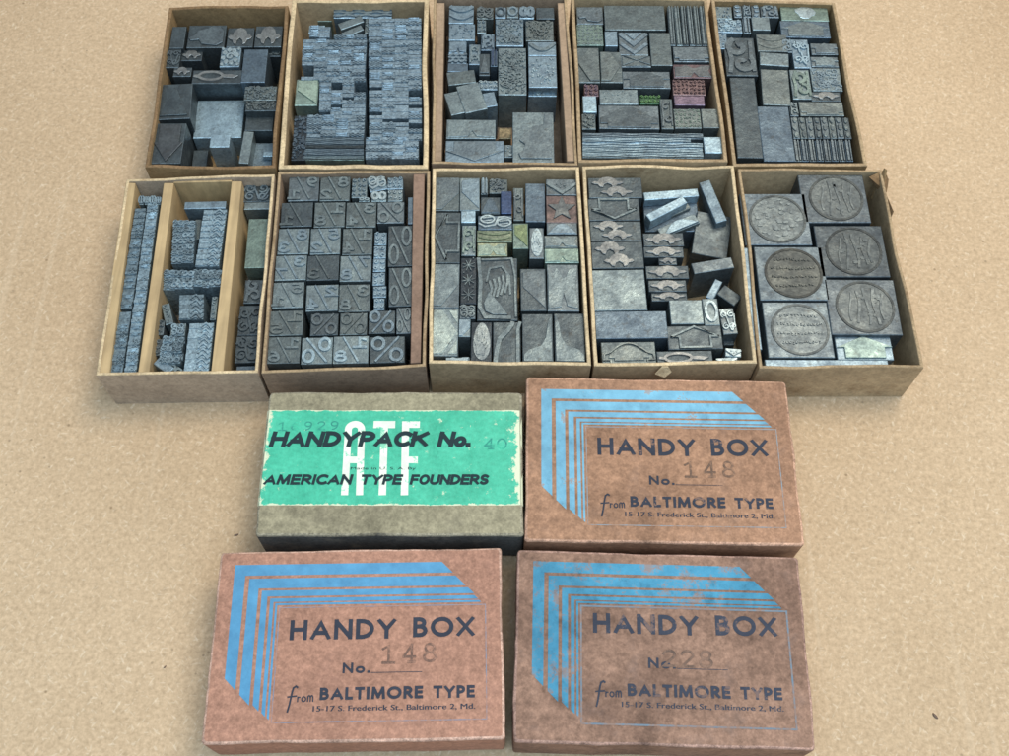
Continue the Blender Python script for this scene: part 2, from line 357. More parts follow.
# ------------------------------------------------------------------ the table
def build_table():
    mb = MB(); mb.face([(-1600, -900, 0), (1600, -900, 0), (1600, 2200, 0), (-1600, 2200, 0)])
    o = mb.build('table_top', TABLE); tag(o, kind='structure')
    # a few loose dark crumbs lying on it
    for x, y, r, a, lab in ((935, 716, .75, -.9, 'dark crumb lying on the table right of the dusky lidded box'), (236.5, 535, .55, .3, 'dark crumb lying on the table left of the green labelled box'), (165, 667, .4, .8, 'tiny dark crumb lying on the table left of the front left box')):
        b = MB(); p = px(x, y, 0)
        ring = lambda s, z: [(r*s*1.7*cos(t)*(1+.15*sin(3*t)), r*s*.7*sin(t), z) for t in [i*pi/5 for i in range(10)]]
        b.loft([ring(.8, 0), ring(1, .25), ring(.6, .55)])
        tag(b.build('crumb', BASEB, loc=(p.x, p.y, 0), rz=a, smooth=True), lab, 'crumb')
build_table()

# ------------------------------------------------------------------ open cardboard trays
RIM = 0.02576
def smooth_wave(n, amp, R):
    p = [R.uniform(0, 6.28) for _ in range(4)]; a = [R.gauss(0, 1)*amp/(k+1) for k in range(4)]
    return [sum(a[k]*sin((k+1)*pi*i/n*1.3+p[k]) for k in range(4))*sin(pi*i/n) for i in range(n+1)]
TR = {}
def tray(key, label, corners, board, rim, th=1.3, amp=.35, seed=1, low=None, group='open cardboard trays full of metal type'):
    R = random.Random(seed)
    P = [px(x, y, RIM) for x, y in corners]; c = sum(P, Vector())/4; c.z = 0
    root = tag(empty('cardboard_tray', c), label, 'tray', group)
    O = [((p.x-c.x)*1000, (p.y-c.y)*1000) for p in P]           # TL TR BR BL, clockwise
    O = [(x*(1-.35/abs(x)), y*(1-.35/abs(y))) for x, y in O]
    I = offs(O, th, True)[1]
    H = RIM*1000; n = 16
    bot = MB(); bot.prism(offs(O, .25, True)[1], 0.05, 1.2, bottom=True); bot.build('tray_bottom', board, root)
    for i in range(4):
        a, b, ia, ib = O[i], O[(i+1) % 4], I[i], I[(i+1) % 4]
        dz = smooth_wave(n, amp*1.0, R); dl = smooth_wave(n, amp*.9, R)
        ex, ey = b[0]-a[0], b[1]-a[1]; l = math.hypot(ex, ey); nx, ny = ey/l, -ex/l
        lw = 0.0
        if low and i in low: lw = low[i]
        mb = MB(); V = []
        for k in range(n+1):
            t = k/n; ox, oy = a[0]+ex*t+nx*dl[k], a[1]+ey*t+ny*dl[k]
            jx, jy = ia[0]+(ib[0]-ia[0])*t+nx*dl[k], ia[1]+(ib[1]-ia[1])*t+ny*dl[k]
            z = H+dz[k]-lw*sin(pi*t); bx, by = a[0]+ex*t, a[1]+ey*t; jbx, jby = ia[0]+(ib[0]-ia[0])*t, ia[1]+(ib[1]-ia[1])*t
            mx, my = (ox-jx)*.22, (oy-jy)*.22
            V.append([(bx, by, 0), (ox, oy, z-.25), (ox-mx, oy-my, z), (jx+mx, jy+my, z), (jx, jy, z-.25), (jbx, jby, 1.25)])
        for k in range(n):
            for q in range(5):
                mb.face([V[k][q], V[k+1][q], V[k+1][q+1], V[k][q+1]], 1 if q in (1, 2, 3) else 0)
        mb.build('tray_wall', [board, rim], root)
    th_ = math.atan2((P[1]-P[0]+P[2]-P[3]).y, (P[1]-P[0]+P[2]-P[3]).x)
    TR[key] = dict(root=root, c=c, th=th_, label=label); return root
def slab_px(name, corners, z0, z1, mat, root, inset_=0.0, ch=.2):
    """a straight strip of board or wood inside a tray, from its four top corners"""
    c = root.location; P = [px(x, y, z1/1000) for x, y in corners]
    mb = MB(); mb.prism([((p.x-c.x)*1000, (p.y-c.y)*1000) for p in P], z0, z1, 0, ch, True); return mb.build(name, mat, root)

KB = mat_board('tan_tray_board', (.41, .305, .185), .1, .2, .2, stain=((.15, .085, .035), .6))
KB6 = mat_board('grey_brown_tray_board', (.40, .315, .235), .1, .2, .2, stain=((.16, .11, .07), .5))
KBD = mat_board('brown_tray_board', (.27, .18, .09), .1, .2, .25, stain=((.12, .06, .022), .7))
KBP = mat_board('pinkish_tray_board', (.30, .215, .15), .1, .2, .2, stain=((.12, .075, .05), .6))
RIML = mat_board('pale_rim_paper', (.58, .45, .28), .15, .3, .25, stain=((.26, .17, .09), .7), scale=2)
RIMM = mat_board('worn_rim_paper', (.36, .26, .155), .15, .3, .25, stain=((.16, .09, .045), .7), scale=2)
RIMD = mat_board('dark_rim_paper', (.20, .125, .065), .15, .3, .25, stain=((.38, .27, .14), .6), scale=2)

tray('B1', 'brown dark-rimmed tray of loose sorts round a silver block, far row at the left end', [(168.5, 7), (289, 5), (276, 168.5), (144, 168)], KBD, RIMD, 1.5, .45, 11)
tray('B2', 'pale-rimmed tray crammed with hundreds of tiny grey sorts', [(291.5, -1), (429.5, -2), (428.6, 169.3), (277.5, 169.3)], KB, RIML, 2.0, .35, 12)
tray('B3', 'tan tray with board liners down both sides, middle of the far row', [(433, -4), (567, -4), (578.5, 166), (431, 164)], KBP, RIMM, 1.2, .35, 13)
tray('B4', 'tan tray whose sorts include green and pink painted slugs', [(570.3, -4), (707.5, -2), (728.6, 162.5), (577.5, 163)], KB, RIMM, 1.5, .4, 14)
tray('B5', 'brown tray of mixed ornaments at the right end of the far row', [(710.5, -2), (835.5, 2), (868.5, 166.5), (732.5, 167)], KBD, RIMM, 1.5, .3, 15)
r6 = tray('B6', 'tray split by three pale wooden strips with columns of tiny sorts', [(125.8, 178.5), (275.5, 173.5), (258.5, 373.5), (94.7, 376)], KB6, RIML, 1.2, .35, 16)
r7 = tray('B7', 'tray of fraction and percent sorts with a brown strip down its right side', [(277.3, 171.2), (430.7, 170), (426.4, 367), (260.4, 374)], KBP, RIMM, 1.2, .4, 17)
tray('B8', 'pale-rimmed tray of arrows and hand ornaments in the near row', [(431.8, 167.5), (579.7, 166), (592, 366.3), (428, 364)], KB, RIML, 1.4, .35, 18)
r9 = tray('B9', 'pale-rimmed tray with chain borders and a jumble of tilted strips', [(581.5, 165.5), (734.5, 164.5), (758, 364), (593.4, 366.7)], KB, RIML, 1.4, .45, 19, low={2: .5})
r10 = tray('B10', 'tan tray of square seal blocks with a torn corner', [(737, 168), (882.6, 169), (925, 368.5), (758.7, 369)], KB, RIMM, 1.2, .45, 20, low={1: .4})

# wooden strips of the divided tray
k6a = lambda x, y: (90+x/5.31, 165+y/5.31)
k6b = lambda x, y: (90+x/5.31, 285+y/5.31)
slab_px('wooden_divider', [k6a(190, 92), k6a(240, 95), k6b(102, 470), k6b(36, 470)], 1.3, 25.3, WOOD, r6)
slab_px('wooden_divider', [k6a(392, 95), k6a(444, 95), k6b(312, 474), k6b(254, 474)], 1.3, 25.2, WOOD, r6)
slab_px('wooden_divider', [k6a(752, 86), k6a(806, 86), k6b(706, 470), k6b(642, 470)], 1.3, 25.3, WOOD, r6)
slab_px('wooden_end_strip', [k6a(444, 84), k6a(752, 78), k6a(750, 87), k6a(443, 94)], 1.3, 24.6, WOOD, r6)
# board liners
slab_px('liner_strip', [(436.2, 3), (444.5, 3), (441.5, 161), (433.5, 161)], 1.3, 24.9, mat_board('liner_board', (.33, .235, .16), .1, .15, .15), TR['B3']['root'])
slab_px('liner_strip', [(557.5, 3), (564.5, 3), (574.5, 161), (567, 161)], 1.3, 24.9, bpy.data.materials['liner_board'], TR['B3']['root'])
slab_px('liner_strip', [(413.5, 172.5), (424.5, 172.5), (420.5, 362.5), (410.5, 363)], 1.3, 25.0, mat_board('brown_liner_board', (.23, .15, .11), .1, .18, .2, stain=((.13, .085, .06), .5)), r7)
# torn corner flap and a folded tag of paper on the rim
def flap(root, pts, mat, name):
    mb = MB(); c = root.location
    Q = [(((q := px(x, y, z/1000)).x-c.x)*1000, (q.y-c.y)*1000, z) for x, y, z in pts]
    mb.face(Q); mb.face([(x+.25, y-.35, z) for x, y, z in Q][::-1])
    for i in range(len(Q)):
        a, b = Q[i], Q[(i+1) % len(Q)]; mb.face([a, (a[0]+.25, a[1]-.35, a[2]), (b[0]+.25, b[1]-.35, b[2]), b])
    mb.build(name, mat, root)
flap(r10, [(870.5, 198, 13), (884, 168, 29), (886.5, 169.5, 28.5), (883, 186, 22), (877, 207, 11)], KBD, 'torn_flap')
flap(r10, [(869, 177, 25), (884, 170, 25.6), (888, 179, 24.5), (886, 192, 22), (878, 190, 20)], RIMD, 'torn_flap')
flap(r10, [(884, 190, 24.5), (893, 211, 26), (890, 218, 24), (887, 205, 23)], RIMD, 'torn_flap')
flap(r9, [(655, 373.5, 22.6), (662, 366.2, 26.0), (668, 366.2, 26.1), (671, 371, 23.5), (664, 377, 21)], RIML, 'torn_flap')

# ------------------------------------------------------------------ relief designs on the type (mm, centred)
H08 = .8
def poly_up(mb, pts, z0, z1): mb.prism(pts, z0, z1, ch=.14, mc=1)
def rb(mb, pts, w, z0, z1, closed=False, k=[0]):
    k[0] = (k[0]+1) % 9; mb.ribbon(pts, w, z0, z1+k[0]*.006, closed, 0, .10)
def arrow_pts(w, d, dr, s=.94):
    if dr in 'LR': w, d = d, w
    p = [(-.32, -.5), (.32, -.5), (.32, .02), (.5, .02), (0, .5), (-.5, .02), (-.32, .02)]
    p = [(x*w*s, y*d*s) for x, y in p]
    k = {'U': 0, 'L': 1, 'D': 2, 'R': 3}[dr]
    for _ in range(k): p = [(-y, x) for x, y in p]
    return p
def house_pts(w, d, dr):
    if dr in 'LR': w, d = d, w
    p = [(-.36, -.44), (.36, -.44), (.36, 0), (.49, 0), (0, .46), (-.49, 0), (-.36, 0)]
    p = [(x*w, y*d) for x, y in p]
    for _ in range({'U': 0, 'L': 1, 'D': 2, 'R': 3}[dr]): p = [(-y, x) for x, y in p]
    return p
def chain_pts(w, d, cx=0, cy=0):
    q = [(-.5, -.04), (-.41, .10), (-.31, .07), (-.25, .30), (-.13, .45), (0, .49), (.13, .45), (.25, .30), (.31, .07), (.41, .10), (.5, -.04), (.41, -.15), (.31, -.18), (.25, -.38), (.15, -.44), (.11, -.20), (0, -.07), (-.11, -.20), (-.15, -.44), (-.25, -.38), (-.31, -.18), (-.41, -.15)]
    return [(cx+x*w, cy+y*d) for x, y in q][::-1]
def spiral(cx, cy, r, a0, turns=1.3, sgn=1, n=14):
    return [(cx+r*(1-.75*i/n)*cos(a0+sgn*turns*2*pi*i/n), cy+r*(1-.75*i/n)*sin(a0+sgn*turns*2*pi*i/n)) for i in range(n+1)]
def d_plain(mb, w, d, a, b, R): pass
def d_arrow(dr, k=.075):
    return lambda mb, w, d, a, b, R: rb(mb, arrow_pts(w, d, dr, .88), k*min(w, d), a, b, True)
def d_house(dr):
    return lambda mb, w, d, a, b, R: poly_up(mb, house_pts(w, d, dr), a, b)
def d_chain(mb, w, d, a, b, R): poly_up(mb, chain_pts(w*.92, d*.9), a, b)
def d_chain2(mb, w, d, a, b, R):
    poly_up(mb, chain_pts(w*.60, d*.54, -.14*w, .23*d), a, b); poly_up(mb, chain_pts(w*.60, d*.52, .02*w, -.23*d), a, b)
def d_ringchain(mb, w, d, a, b, R):
    rb(mb, arc(-.12*w, 0, .24*w, .30*d, 0, 342, 22)[:-1]+[], .16*d, a, b, True)
    poly_up(mb, [(.12*w, -.1*d), (.34*w, -.16*d), (.44*w, .02*d), (.30*w, .12*d), (.12*w, .12*d)], a, b-.05)
    poly_up(mb, [(-.48*w, -.05*d), (-.36*w, -.14*d), (-.34*w, .12*d), (-.46*w, .10*d)], a, b-.05)
def d_scroll(mb, w, d, a, b, R):
    if w > d*1.9:
        n = max(2, int(w/d+.5)); s = w/n
        for i in range(n):
            rb(mb, spiral(-w/2+(i+.5)*s, (-1)**i*.06*d, min(s*.46, d*.40), R.uniform(0, 6), 1.2, (-1)**i), min(s, d)*.15, a, b)
        rb(mb, [(-.47*w+.94*w*i/12, -.33*d*cos(i*pi/2.0)) for i in range(13)], d*.13, a, b)
    else:
        r = min(w, d)*.25
        for sx, sy in ((-1, 1), (1, -1), (1, 1), (-1, -1)):
            rb(mb, spiral(sx*.23*w, sy*.23*d, r, R.uniform(0, 6), 1.25, sx*sy), r*.32, a, b)
        rb(mb, [(-.45*w+.9*w*i/10, .40*d*sin(i*.62+R.random())) for i in range(11)], r*.34, a, b)
def d_leaf(mb, w, d, a, b, R):
    rb(mb, [(-.42*w, -.42*d), (-.15*w, -.12*d), (.10*w, .12*d), (.36*w, .42*d)], .07*min(w, d), a, b)
    for i in range(4):
        t = -.36+.20*i
        for s in (1, -1):
            c = (t*w, t*d); q = [(c[0], c[1]), (c[0]+s*.16*w+.03*w, c[1]-s*.14*d+.10*d), (c[0]+s*.26*w+.09*w, c[1]-s*.20*d+.16*d), (c[0]+s*.07*w+.12*w, c[1]-s*.05*d+.15*d)]
            q = [(max(-.48*w, min(.48*w, x)), max(-.48*d, min(.48*d, y))) for x, y in q]
            if abs(area2(q)) > .05: mb.prism(q, a, b-.02*i-.07*(s > 0))
def blob(cx, cy, rx, ry, R, n=8):
    return [(cx+rx*R.uniform(.7, 1.15)*cos(2*pi*i/n), cy+ry*R.uniform(.7, 1.15)*sin(2*pi*i/n)) for i in range(n)]
def d_rough(mb, w, d, a, b, R):
    for i in range(int(w*d/1.5)+6):
        x, y = R.uniform(-.46, .46)*w, R.uniform(-.46, .46)*d; r = R.uniform(.25, .75)
        q = [(max(-.49*w, min(.49*w, u)), max(-.49*d, min(.49*d, v))) for u, v in blob(x, y, r*R.uniform(.6, 1.6), r, R, 7)]
        mb.prism(q, a, b-R.uniform(0, .55), ch=.08)
    for i in range(int(w*d/14)+2):
        rb(mb, spiral(R.uniform(-.3, .3)*w, R.uniform(-.34, .34)*d, min(w, d)*R.uniform(.12, .18), R.uniform(0, 6), R.uniform(.5, 1.1), R.choice((1, -1)), 9), .4, a, b)
def d_spots(mb, w, d, a, b, R):
    for i in range(int(w*d/5)+3): mb.prism(blob(R.uniform(-.4, .4)*w, R.uniform(-.42, .42)*d, R.uniform(.25, .6), R.uniform(.25, .6), R), a, b-R.uniform(0, .4), ch=.08)
def d_swag(mb, w, d, a, b, R):
    for y in (.28, -.18): rb(mb, [(-.46*w+.92*w*i/12, y*d-.22*d*sin(pi*i/12)+.1*d) for i in range(13)], .17*d if y > 0 else .10*d, a, b)
def d_swags(mb, w, d, a, b, R):
    rb(mb, [(-.44*w+.88*w*i/12, .12*d-.45*d*sin(pi*i/12)+.2*d) for i in range(13)], .20*d, a, b)
def d_dome(mb, w, d, a, b, R):
    p = [(-.48*w, -.30*d), (-.48*w, -.06*d), (-.36*w, .02*d)]+[(-.36*w+.72*w*i/12, .02*d+.40*d*sin(pi*i/12)) for i in range(1, 12)]+[(.36*w, .02*d), (.48*w, -.06*d), (.48*w, -.30*d), (.36*w, -.30*d), (.36*w, -.46*d), (-.36*w, -.46*d), (-.36*w, -.30*d)]
    poly_up(mb, p, a, b)
def d_domeline(mb, w, d, a, b, R):
    p = [(-.47*w, -.30*d), (-.45*w, -.06*d), (-.34*w, .02*d)]+[(-.34*w+.68*w*i/12, .02*d+.40*d*sin(pi*i/12)) for i in range(1, 12)]+[(.34*w, .02*d), (.45*w, -.06*d), (.47*w, -.30*d), (.34*w, -.30*d), (.34*w, -.45*d), (-.34*w, -.45*d), (-.34*w, -.30*d)]
    rb(mb, p, .05*d, a, b, True); poly_up(mb, [(x*.80, y*.74) for x, y in p], a, b-.2)
def d_diamondL(mb, w, d, a, b, R): poly_up(mb, [(.48*w, -.46*d), (.48*w, .46*d), (.05*w, .46*d), (-.46*w, .02*d), (.05*w, -.46*d)], a, b)
def d_diamondR(mb, w, d, a, b, R): poly_up(mb, [(-.48*w, .46*d), (-.48*w, -.46*d), (-.05*w, -.46*d), (.40*w, .0*d), (-.05*w, .46*d)], a, b)
def d_cloud(mb, w, d, a, b, R):
    poly_up(mb, [(-.46*w, -.10*d), (-.30*w, .02*d), (-.22*w, .22*d), (.02*w, .30*d), (.15*w, .42*d), (.34*w, .40*d), (.46*w, .18*d), (.46*w, -.30*d), (.30*w, -.44*d), (-.10*w, -.36*d), (-.18*w, -.18*d), (-.40*w, -.22*d)], a, b)
def d_X(mb, w, d, a, b, R):
    poly_up(mb, [(-.40*w, .46*d), (.44*w, .46*d), (.02*w, .06*d)], a, b); poly_up(mb, [(-.46*w, .34*d), (-.06*w, -.02*d), (-.46*w, -.40*d)], a, b); poly_up(mb, [(.48*w, .34*d), (.10*w, -.02*d), (.48*w, -.36*d)], a, b); poly_up(mb, [(-.36*w, -.46*d), (.40*w, -.46*d), (.02*w, -.10*d)], a, b)
def d_chev(mb, w, d, a, b, R):
    rb(mb, [(-.46*w, .40*d), (0, -.05*d), (.46*w, .40*d)], .14*d, a, b); poly_up(mb, [(-.30*w, .46*d), (.30*w, .46*d), (0, .16*d)], a, b-.1)
    rb(mb, [(-.46*w, -.02*d), (0, -.42*d), (.46*w, -.02*d)], .12*d, a, b)
def d_vee(mb, w, d, a, b, R): rb(mb, [(-.47*w, .18*d), (0, -.40*d), (.47*w, .18*d)], .16*d, a, b); d_spots(mb, w*.7, d*.5, a, b-.2, R)
def d_hlines(mb, w, d, a, b, R):
    for y in (-.32, 0, .32): rb(mb, [(-.5*w+w*i/24, y*d+.07*d*sin(i*.8+y*9)) for i in range(25)], .16*d, a, b)
def d_vline(mb, w, d, a, b, R):
    rb(mb, [(-.2*w, -.49*d), (-.2*w, .49*d)], .30*w, a, b); rb(mb, [(.26*w, -.49*d), (.26*w, .49*d)], .16*w, a, b)
def d_strip(mb, w, d, a, b, R):
    n = 3
    for i in range(n): poly_up(mb, blob(R.uniform(-.08, .08)*w, (-.34+.34*i)*d, .36*w, .15*d, R, 8), a, b-R.uniform(0, .2))
def d_ring(mb, w, d, a, b, R): rb(mb, arc(0, 0, .36*w, .36*d, 0, 342, 18), .16*min(w, d), a, b, True)
def d_rings(mb, w, d, a, b, R):
    for s in (-.24, .24): rb(mb, arc(s*w, 0, .19*w, .32*d, 0, 342, 16), .22*d, a, b, True)
def d_ovals(mb, w, d, a, b, R):
    for cx, cy in ((-.22, .18), (.26, -.06)):
        rb(mb, arc(cx*w, cy*d, .20*w, .26*d, 0, 342, 18), .10*d, a, b, True)
        for k in (-.06, .06): rb(mb, [(cx*w-.14*w, cy*d+k*d*1.8-.03*d), (cx*w+.14*w, cy*d+k*d*1.8+.05*d)], .07*d, a, b)
    rb(mb, [(-.48*w, -.10*d), (-.30*w, -.34*d), (0, -.22*d), (.06*w, .1*d), (.1*w, .3*d), (.3*w, .34*d), (.48*w, .2*d)], .10*d, a, b)
def d_tri(mb, w, d, a, b, R): poly_up(mb, [(-.42*w, -.42*d), (.42*w, -.42*d), (0, .42*d)], a, b)
def d_triL(mb, w, d, a, b, R): poly_up(mb, [(.46*w, -.44*d), (.46*w, .46*d), (-.40*w, .40*d), (-.40*w, .05*d)], a, b)
def d_diag(mb, w, d, a, b, R):
    poly_up(mb, [(-.48*w, .48*d), (.48*w, .48*d), (.48*w, .02*d), (-.16*w, -.46*d), (-.48*w, -.46*d)], a, b)
def d_diag2(mb, w, d, a, b, R):
    poly_up(mb, [(-.48*w, .46*d), (-.1*w, .46*d), (.46*w, .0*d), (-.1*w, -.46*d), (-.48*w, -.46*d)], a, b); poly_up(mb, [(.12*w, .46*d), (.47*w, .46*d), (.47*w, .18*d)], a, b-.1); poly_up(mb, [(.12*w, -.46*d), (.47*w, -.46*d), (.47*w, -.18*d)], a, b-.1)
def d_star(mb, w, d, a, b, R):
    poly_up(mb, [((.46 if i % 2 == 0 else .20)*w*cos(pi*i/5+pi/2), (.46 if i % 2 == 0 else .20)*d*sin(pi*i/5+pi/2)) for i in range(10)], a, b)
def d_stars(mb, w, d, a, b, R):
    for i in range(3):
        cy = (-.32+.32*i)*d; r = min(.42*w, .15*d)
        for k in range(4): rb(mb, [(-r*cos(k*pi/4+i), cy-r*sin(k*pi/4+i)), (r*cos(k*pi/4+i), cy+r*sin(k*pi/4+i))], r*.10, a, b-.1)
        mb.prism(blob((-1)**i*.3*w, cy+.16*d, .3, .3, R, 6), a, b)
def d_fig(mb, w, d, a, b, R):
    r = min(w*.36, d*.24)
    rb(mb, spiral(-.06*w, .22*d, r, R.uniform(0, 6), 1.0, 1), r*.50, a, b); rb(mb, spiral(.06*w, -.20*d, r, R.uniform(0, 6), 1.0, -1), r*.46, a, b)
    rb(mb, [(-.38*w, -.44*d), (-.30*w, -.1*d), (-.36*w, .2*d), (-.2*w, .44*d)], .14*w, a, b-.1)
    rb(mb, [(.40*w, -.40*d), (.34*w, .0*d), (.36*w, .42*d)], .12*w, a, b-.15)
def d_loop(mb, w, d, a, b, R):
    mb.prism([(-.48*w, -.40*d), (-.10*w, -.40*d), (-.10*w, .40*d), (-.48*w, .40*d)], a, b-.25)
    rb(mb, [(-.02*w, -.30*d), (.10*w, .20*d), (.20*w, .36*d), (.30*w, .05*d), (.40*w, -.36*d), (.47*w, -.1*d)], .24*d, a, b); rb(mb, [(.04*w, -.42*d), (.22*w, -.14*d), (.30*w, -.40*d)], .18*d, a, b-.1)
def d_paint(mb, w, d, a, b, R):
    poly_up(mb, blob(.03*w, .04*d, .26*w, .40*d, R, 14), a, a+.25)
def d_rosette(mb, w, d, a, b, R):
    for k in range(8):
        t = k*pi/4+.2; mb.prism(blob(.34*w*cos(t), .34*d*sin(t), .13*w, .13*d, R, 7), a, b, ch=.1)
    rb(mb, spiral(0, 0, .22*min(w, d), 0, 1.2), .10*w, a, b)
    for sx in (-1, 1):
        for sy in (-1, 1): mb.prism(blob(sx*.40*w, sy*.40*d, .09*w, .09*d, R, 6), a, b, ch=.1)
def d_wave(mb, w, d, a, b, R):
    poly_up(mb, [(-.47*w, -.46*d), (-.47*w, .30*d)]+[(-.30*w+.60*w*i/6, (.30+.12*sin(i*1.4))*d) for i in range(7)]+[(.47*w, .40*d), (.40*w, 0), (.47*w, -.46*d), (.12*w, -.40*d), (.02*w, -.1*d), (-.06*w, -.42*d)], a, b)
def d_bust(mb, w, d, a, b, R):
    poly_up(mb, [(-.30*w, -.44*d), (.44*w, -.44*d), (.46*w, .46*d), (.28*w, .46*d), (.26*w, .24*d), (.0*w, .20*d), (-.22*w, .06*d), (-.34*w, -.08*d), (-.20*w, -.16*d), (-.24*w, -.28*d), (-.36*w, -.34*d)], a, b)
def d_arch(mb, w, d, a, b, R):
    poly_up(mb, [(-.46*w, -.46*d)]+[(-.40*w+.80*w*i/10, -.30*d+.72*d*sin(pi*i/10)) for i in range(11)]+[(.46*w, -.46*d)], a, b)
def d_hand(mb, w, d, a, b, R):
    mb.prism([(.02*w+.42*w*cos(i*pi/12)*(1-.12*sin(i*pi/12)), .02*d+.46*d*sin(i*pi/12)) for i in range(24)], a, b-.40, ch=.1)
    for x0, y0, x1, y1, x2, y2 in ((-.14, .02, -.14, .28, -.04, .44), (.02, -.02, .10, .16, .04, .24), (.12, -.08, .22, .06, .16, .15), (.18, -.16, .30, -.05, .25, .04)): rb(mb, [(x0*w, y0*d), (x1*w, y1*d), (x2*w, y2*d)], .085*w, a, b)
    mb.prism([(-.24*w, -.30*d), (-.26*w, -.06*d), (-.06*w, .02*d), (.18*w, -.14*d), (.14*w, -.34*d)], a, b-.1, ch=.1)
    rb(mb, [(-.22*w, -.10*d), (-.34*w, .06*d), (-.26*w, .18*d)], .08*w, a, b-.08)
def d_bighand(mb, w, d, a, b, R):
    rb(mb, [(-.48*w, .49*d), (-.42*w, .1*d), (-.44*w, -.30*d), (-.30*w, -.46*d), (.34*w, -.47*d)], .09*w, a, b)
    rb(mb, [(-.40*w, .46*d), (.36*w, .48*d), (.44*w, .2*d), (.46*w, -.46*d)], .05*w, a, b)
    poly_up(mb, [(-.34*w, -.24*d), (-.30*w, -.36*d), (-.1*w, -.42*d), (.26*w, -.42*d), (.05*w, -.24*d), (-.22*w, -.06*d)], a, b-.1)
    for i in range(5): rb(mb, [(-.22*w+.10*w*i, -.20*d+.03*d*i), (-.14*w+.10*w*i, -.02*d+.03*d*i), (-.20*w+.11*w*i, .12*d+.03*d*i)], .06*w, a, b-.25)
    rb(mb, [(-.28*w, .10*d), (-.20*w, .32*d), (.1*w, .36*d), (.30*w, .20*d), (.32*w, -.1*d)], .05*w, a, b-.3)
def d_swoosh(sg):
    def f(mb, w, d, a, b, R):
        p = [(.46, .46), (.34, .30), (.26, .0), (.10, -.16), (-.30, -.24), (-.46, -.34), (-.46, -.47), (.46, -.47)]
        poly_up(mb, [(-sg*x*w, y*d) for x, y in p], a, b)
    return f
def d_curve(mb, w, d, a, b, R):
    rb(mb, [(-.42*w, -.49*d), (-.36*w, -.18*d), (-.26*w, .08*d), (.02*w, .26*d), (.18*w, .40*d), (.22*w, .49*d)], .16*w, a, b); rb(mb, [(.40*w, -.49*d), (.40*w, .30*d), (.49*w, .49*d)], .12*w, a, b)
def d_num(top, bot, sl='\\'):
    def f(mb, w, d, a, b, R):
        s = .42*d; k = min(w, d)
        def dg(t, x0, x1, y):
            lettering(mb, t, x0*w, x1*w, y*d, s, .085*k, b, a, mirror=True, gap=.25, flare=.08)
        if top: dg(top, .46-.24*len(top) if len(top) > 1 else .10, .46, .03)
        if bot: dg(bot, -.46, -.46+.24*len(bot) if len(bot) > 1 else -.10, -.46)
        rb(mb, [(-.22*w, .46*d), (.22*w, -.46*d)] if sl == '\\' else [(-.40*w, -.44*d), (.40*w, .44*d)], .055*k, a, b)
    return f
def d_pct(sl):
    def f(mb, w, d, a, b, R):
        s = 1 if sl == '\\' else -1; k = min(w, d)
        for q in (1, -1): rb(mb, arc(q*s*.26*w, q*.22*d, .17*w, .22*d, 0, 342, 18), .10*k, a, b, True)
        rb(mb, [(-s*.34*w, .46*d), (s*.34*w, -.46*d)], .07*k, a, b)
    return f
def d_stack(mb, w, d, a, b, R):
    return d_letters(mb, w, d, a, b, R)
    n = max(2, int(d/2.3))
    for i in range(n):
        y = (-.5+(i+.5)/n)*d; r = min(w*.22, d/n*.36)
        for sx in (-.24, .24): rb(mb, arc(sx*w, y, r, r, 0, 330, 9), r*.7, a, b, True)
def d_letters(mb, w, d, a, b, R):   # rows of tiny worn characters, too small to read
    n = max(1, int(d/2.0)); m = max(1, int(w/1.7))
    for i in range(n):
        for j in range(m):
            x, y = (-.5+(j+.5)/m)*w, (-.5+(i+.5)/n)*d; r = .38*min(w/m, d/n)
            rb(mb, spiral(x, y, r, R.uniform(0, 6), R.uniform(.5, 1.0), R.choice((1, -1)), 8), r*.5, a, b-R.uniform(0, .15))
DES = {k[2:]: v for k, v in list(globals().items()) if k.startswith('d_')}
def design(s):
    if ':' not in s: return DES[s]
    n, a = s.split(':', 1)
    return {'arrow': d_arrow, 'house': d_house, 'swoosh': d_swoosh}[n](a if n != 'swoosh' else int(a)) if n in ('arrow', 'house', 'swoosh') else (d_pct(a) if n == 'pct' else d_num(*a.split(',')))

TONE = dict(dk=(0.074, 0.092, 0.102), dd=(0.037, 0.046, 0.055), md=(0.132, 0.160, 0.175), mw=(0.118, 0.143, 0.148), wm=(0.144, 0.167, 0.166), lt=(0.175, 0.217, 0.230), lb=(0.196, 0.262, 0.311), sv=(0.298, 0.401, 0.465), bl=(0.103, 0.140, 0.175), gn=(0.169, 0.226, 0.200), wh=(0.324, 0.395, 0.421), rd=(0.141, 0.098, 0.103), pk=(0.168, 0.125, 0.166), ye=(0.169, 0.198, 0.145), pg=(0.242, 0.322, 0.285), grn=(0.055, 0.110, 0.063), blue=(0.046, 0.068, 0.131), og=(0.134, 0.175, 0.119))
def tone(t): return TONE[t] if isinstance(t, str) else t
def paint(o, c, k=1.0, al=1.0): o.color = (*[min(1, x*k) for x in c], al)
NAMES = {'plain': ('spacer_block', 'spacer'), 'rule': ('rule_strip', 'metal strip'), 'num': ('fraction_sort', 'fraction type'), 'pct': ('percent_sort', 'percent type'), 'arrow': ('arrow_ornament', 'arrow type'), 'house': ('arrow_ornament', 'arrow type'), 'chain': ('chain_border_sort', 'border type'), 'chain2': ('chain_border_sort', 'border type'), 'ringchain': ('chain_border_sort', 'border type'), 'hand': ('hand_ornament', 'hand type'), 'bighand': ('hand_ornament', 'hand type'), 'letters': ('letter_sort', 'letter type'), 'stack': ('percent_sort', 'percent type'), 'vline': ('rule_strip', 'metal strip'), 'hlines': ('rule_strip', 'metal strip'), 'strip': ('border_sort', 'border type')}
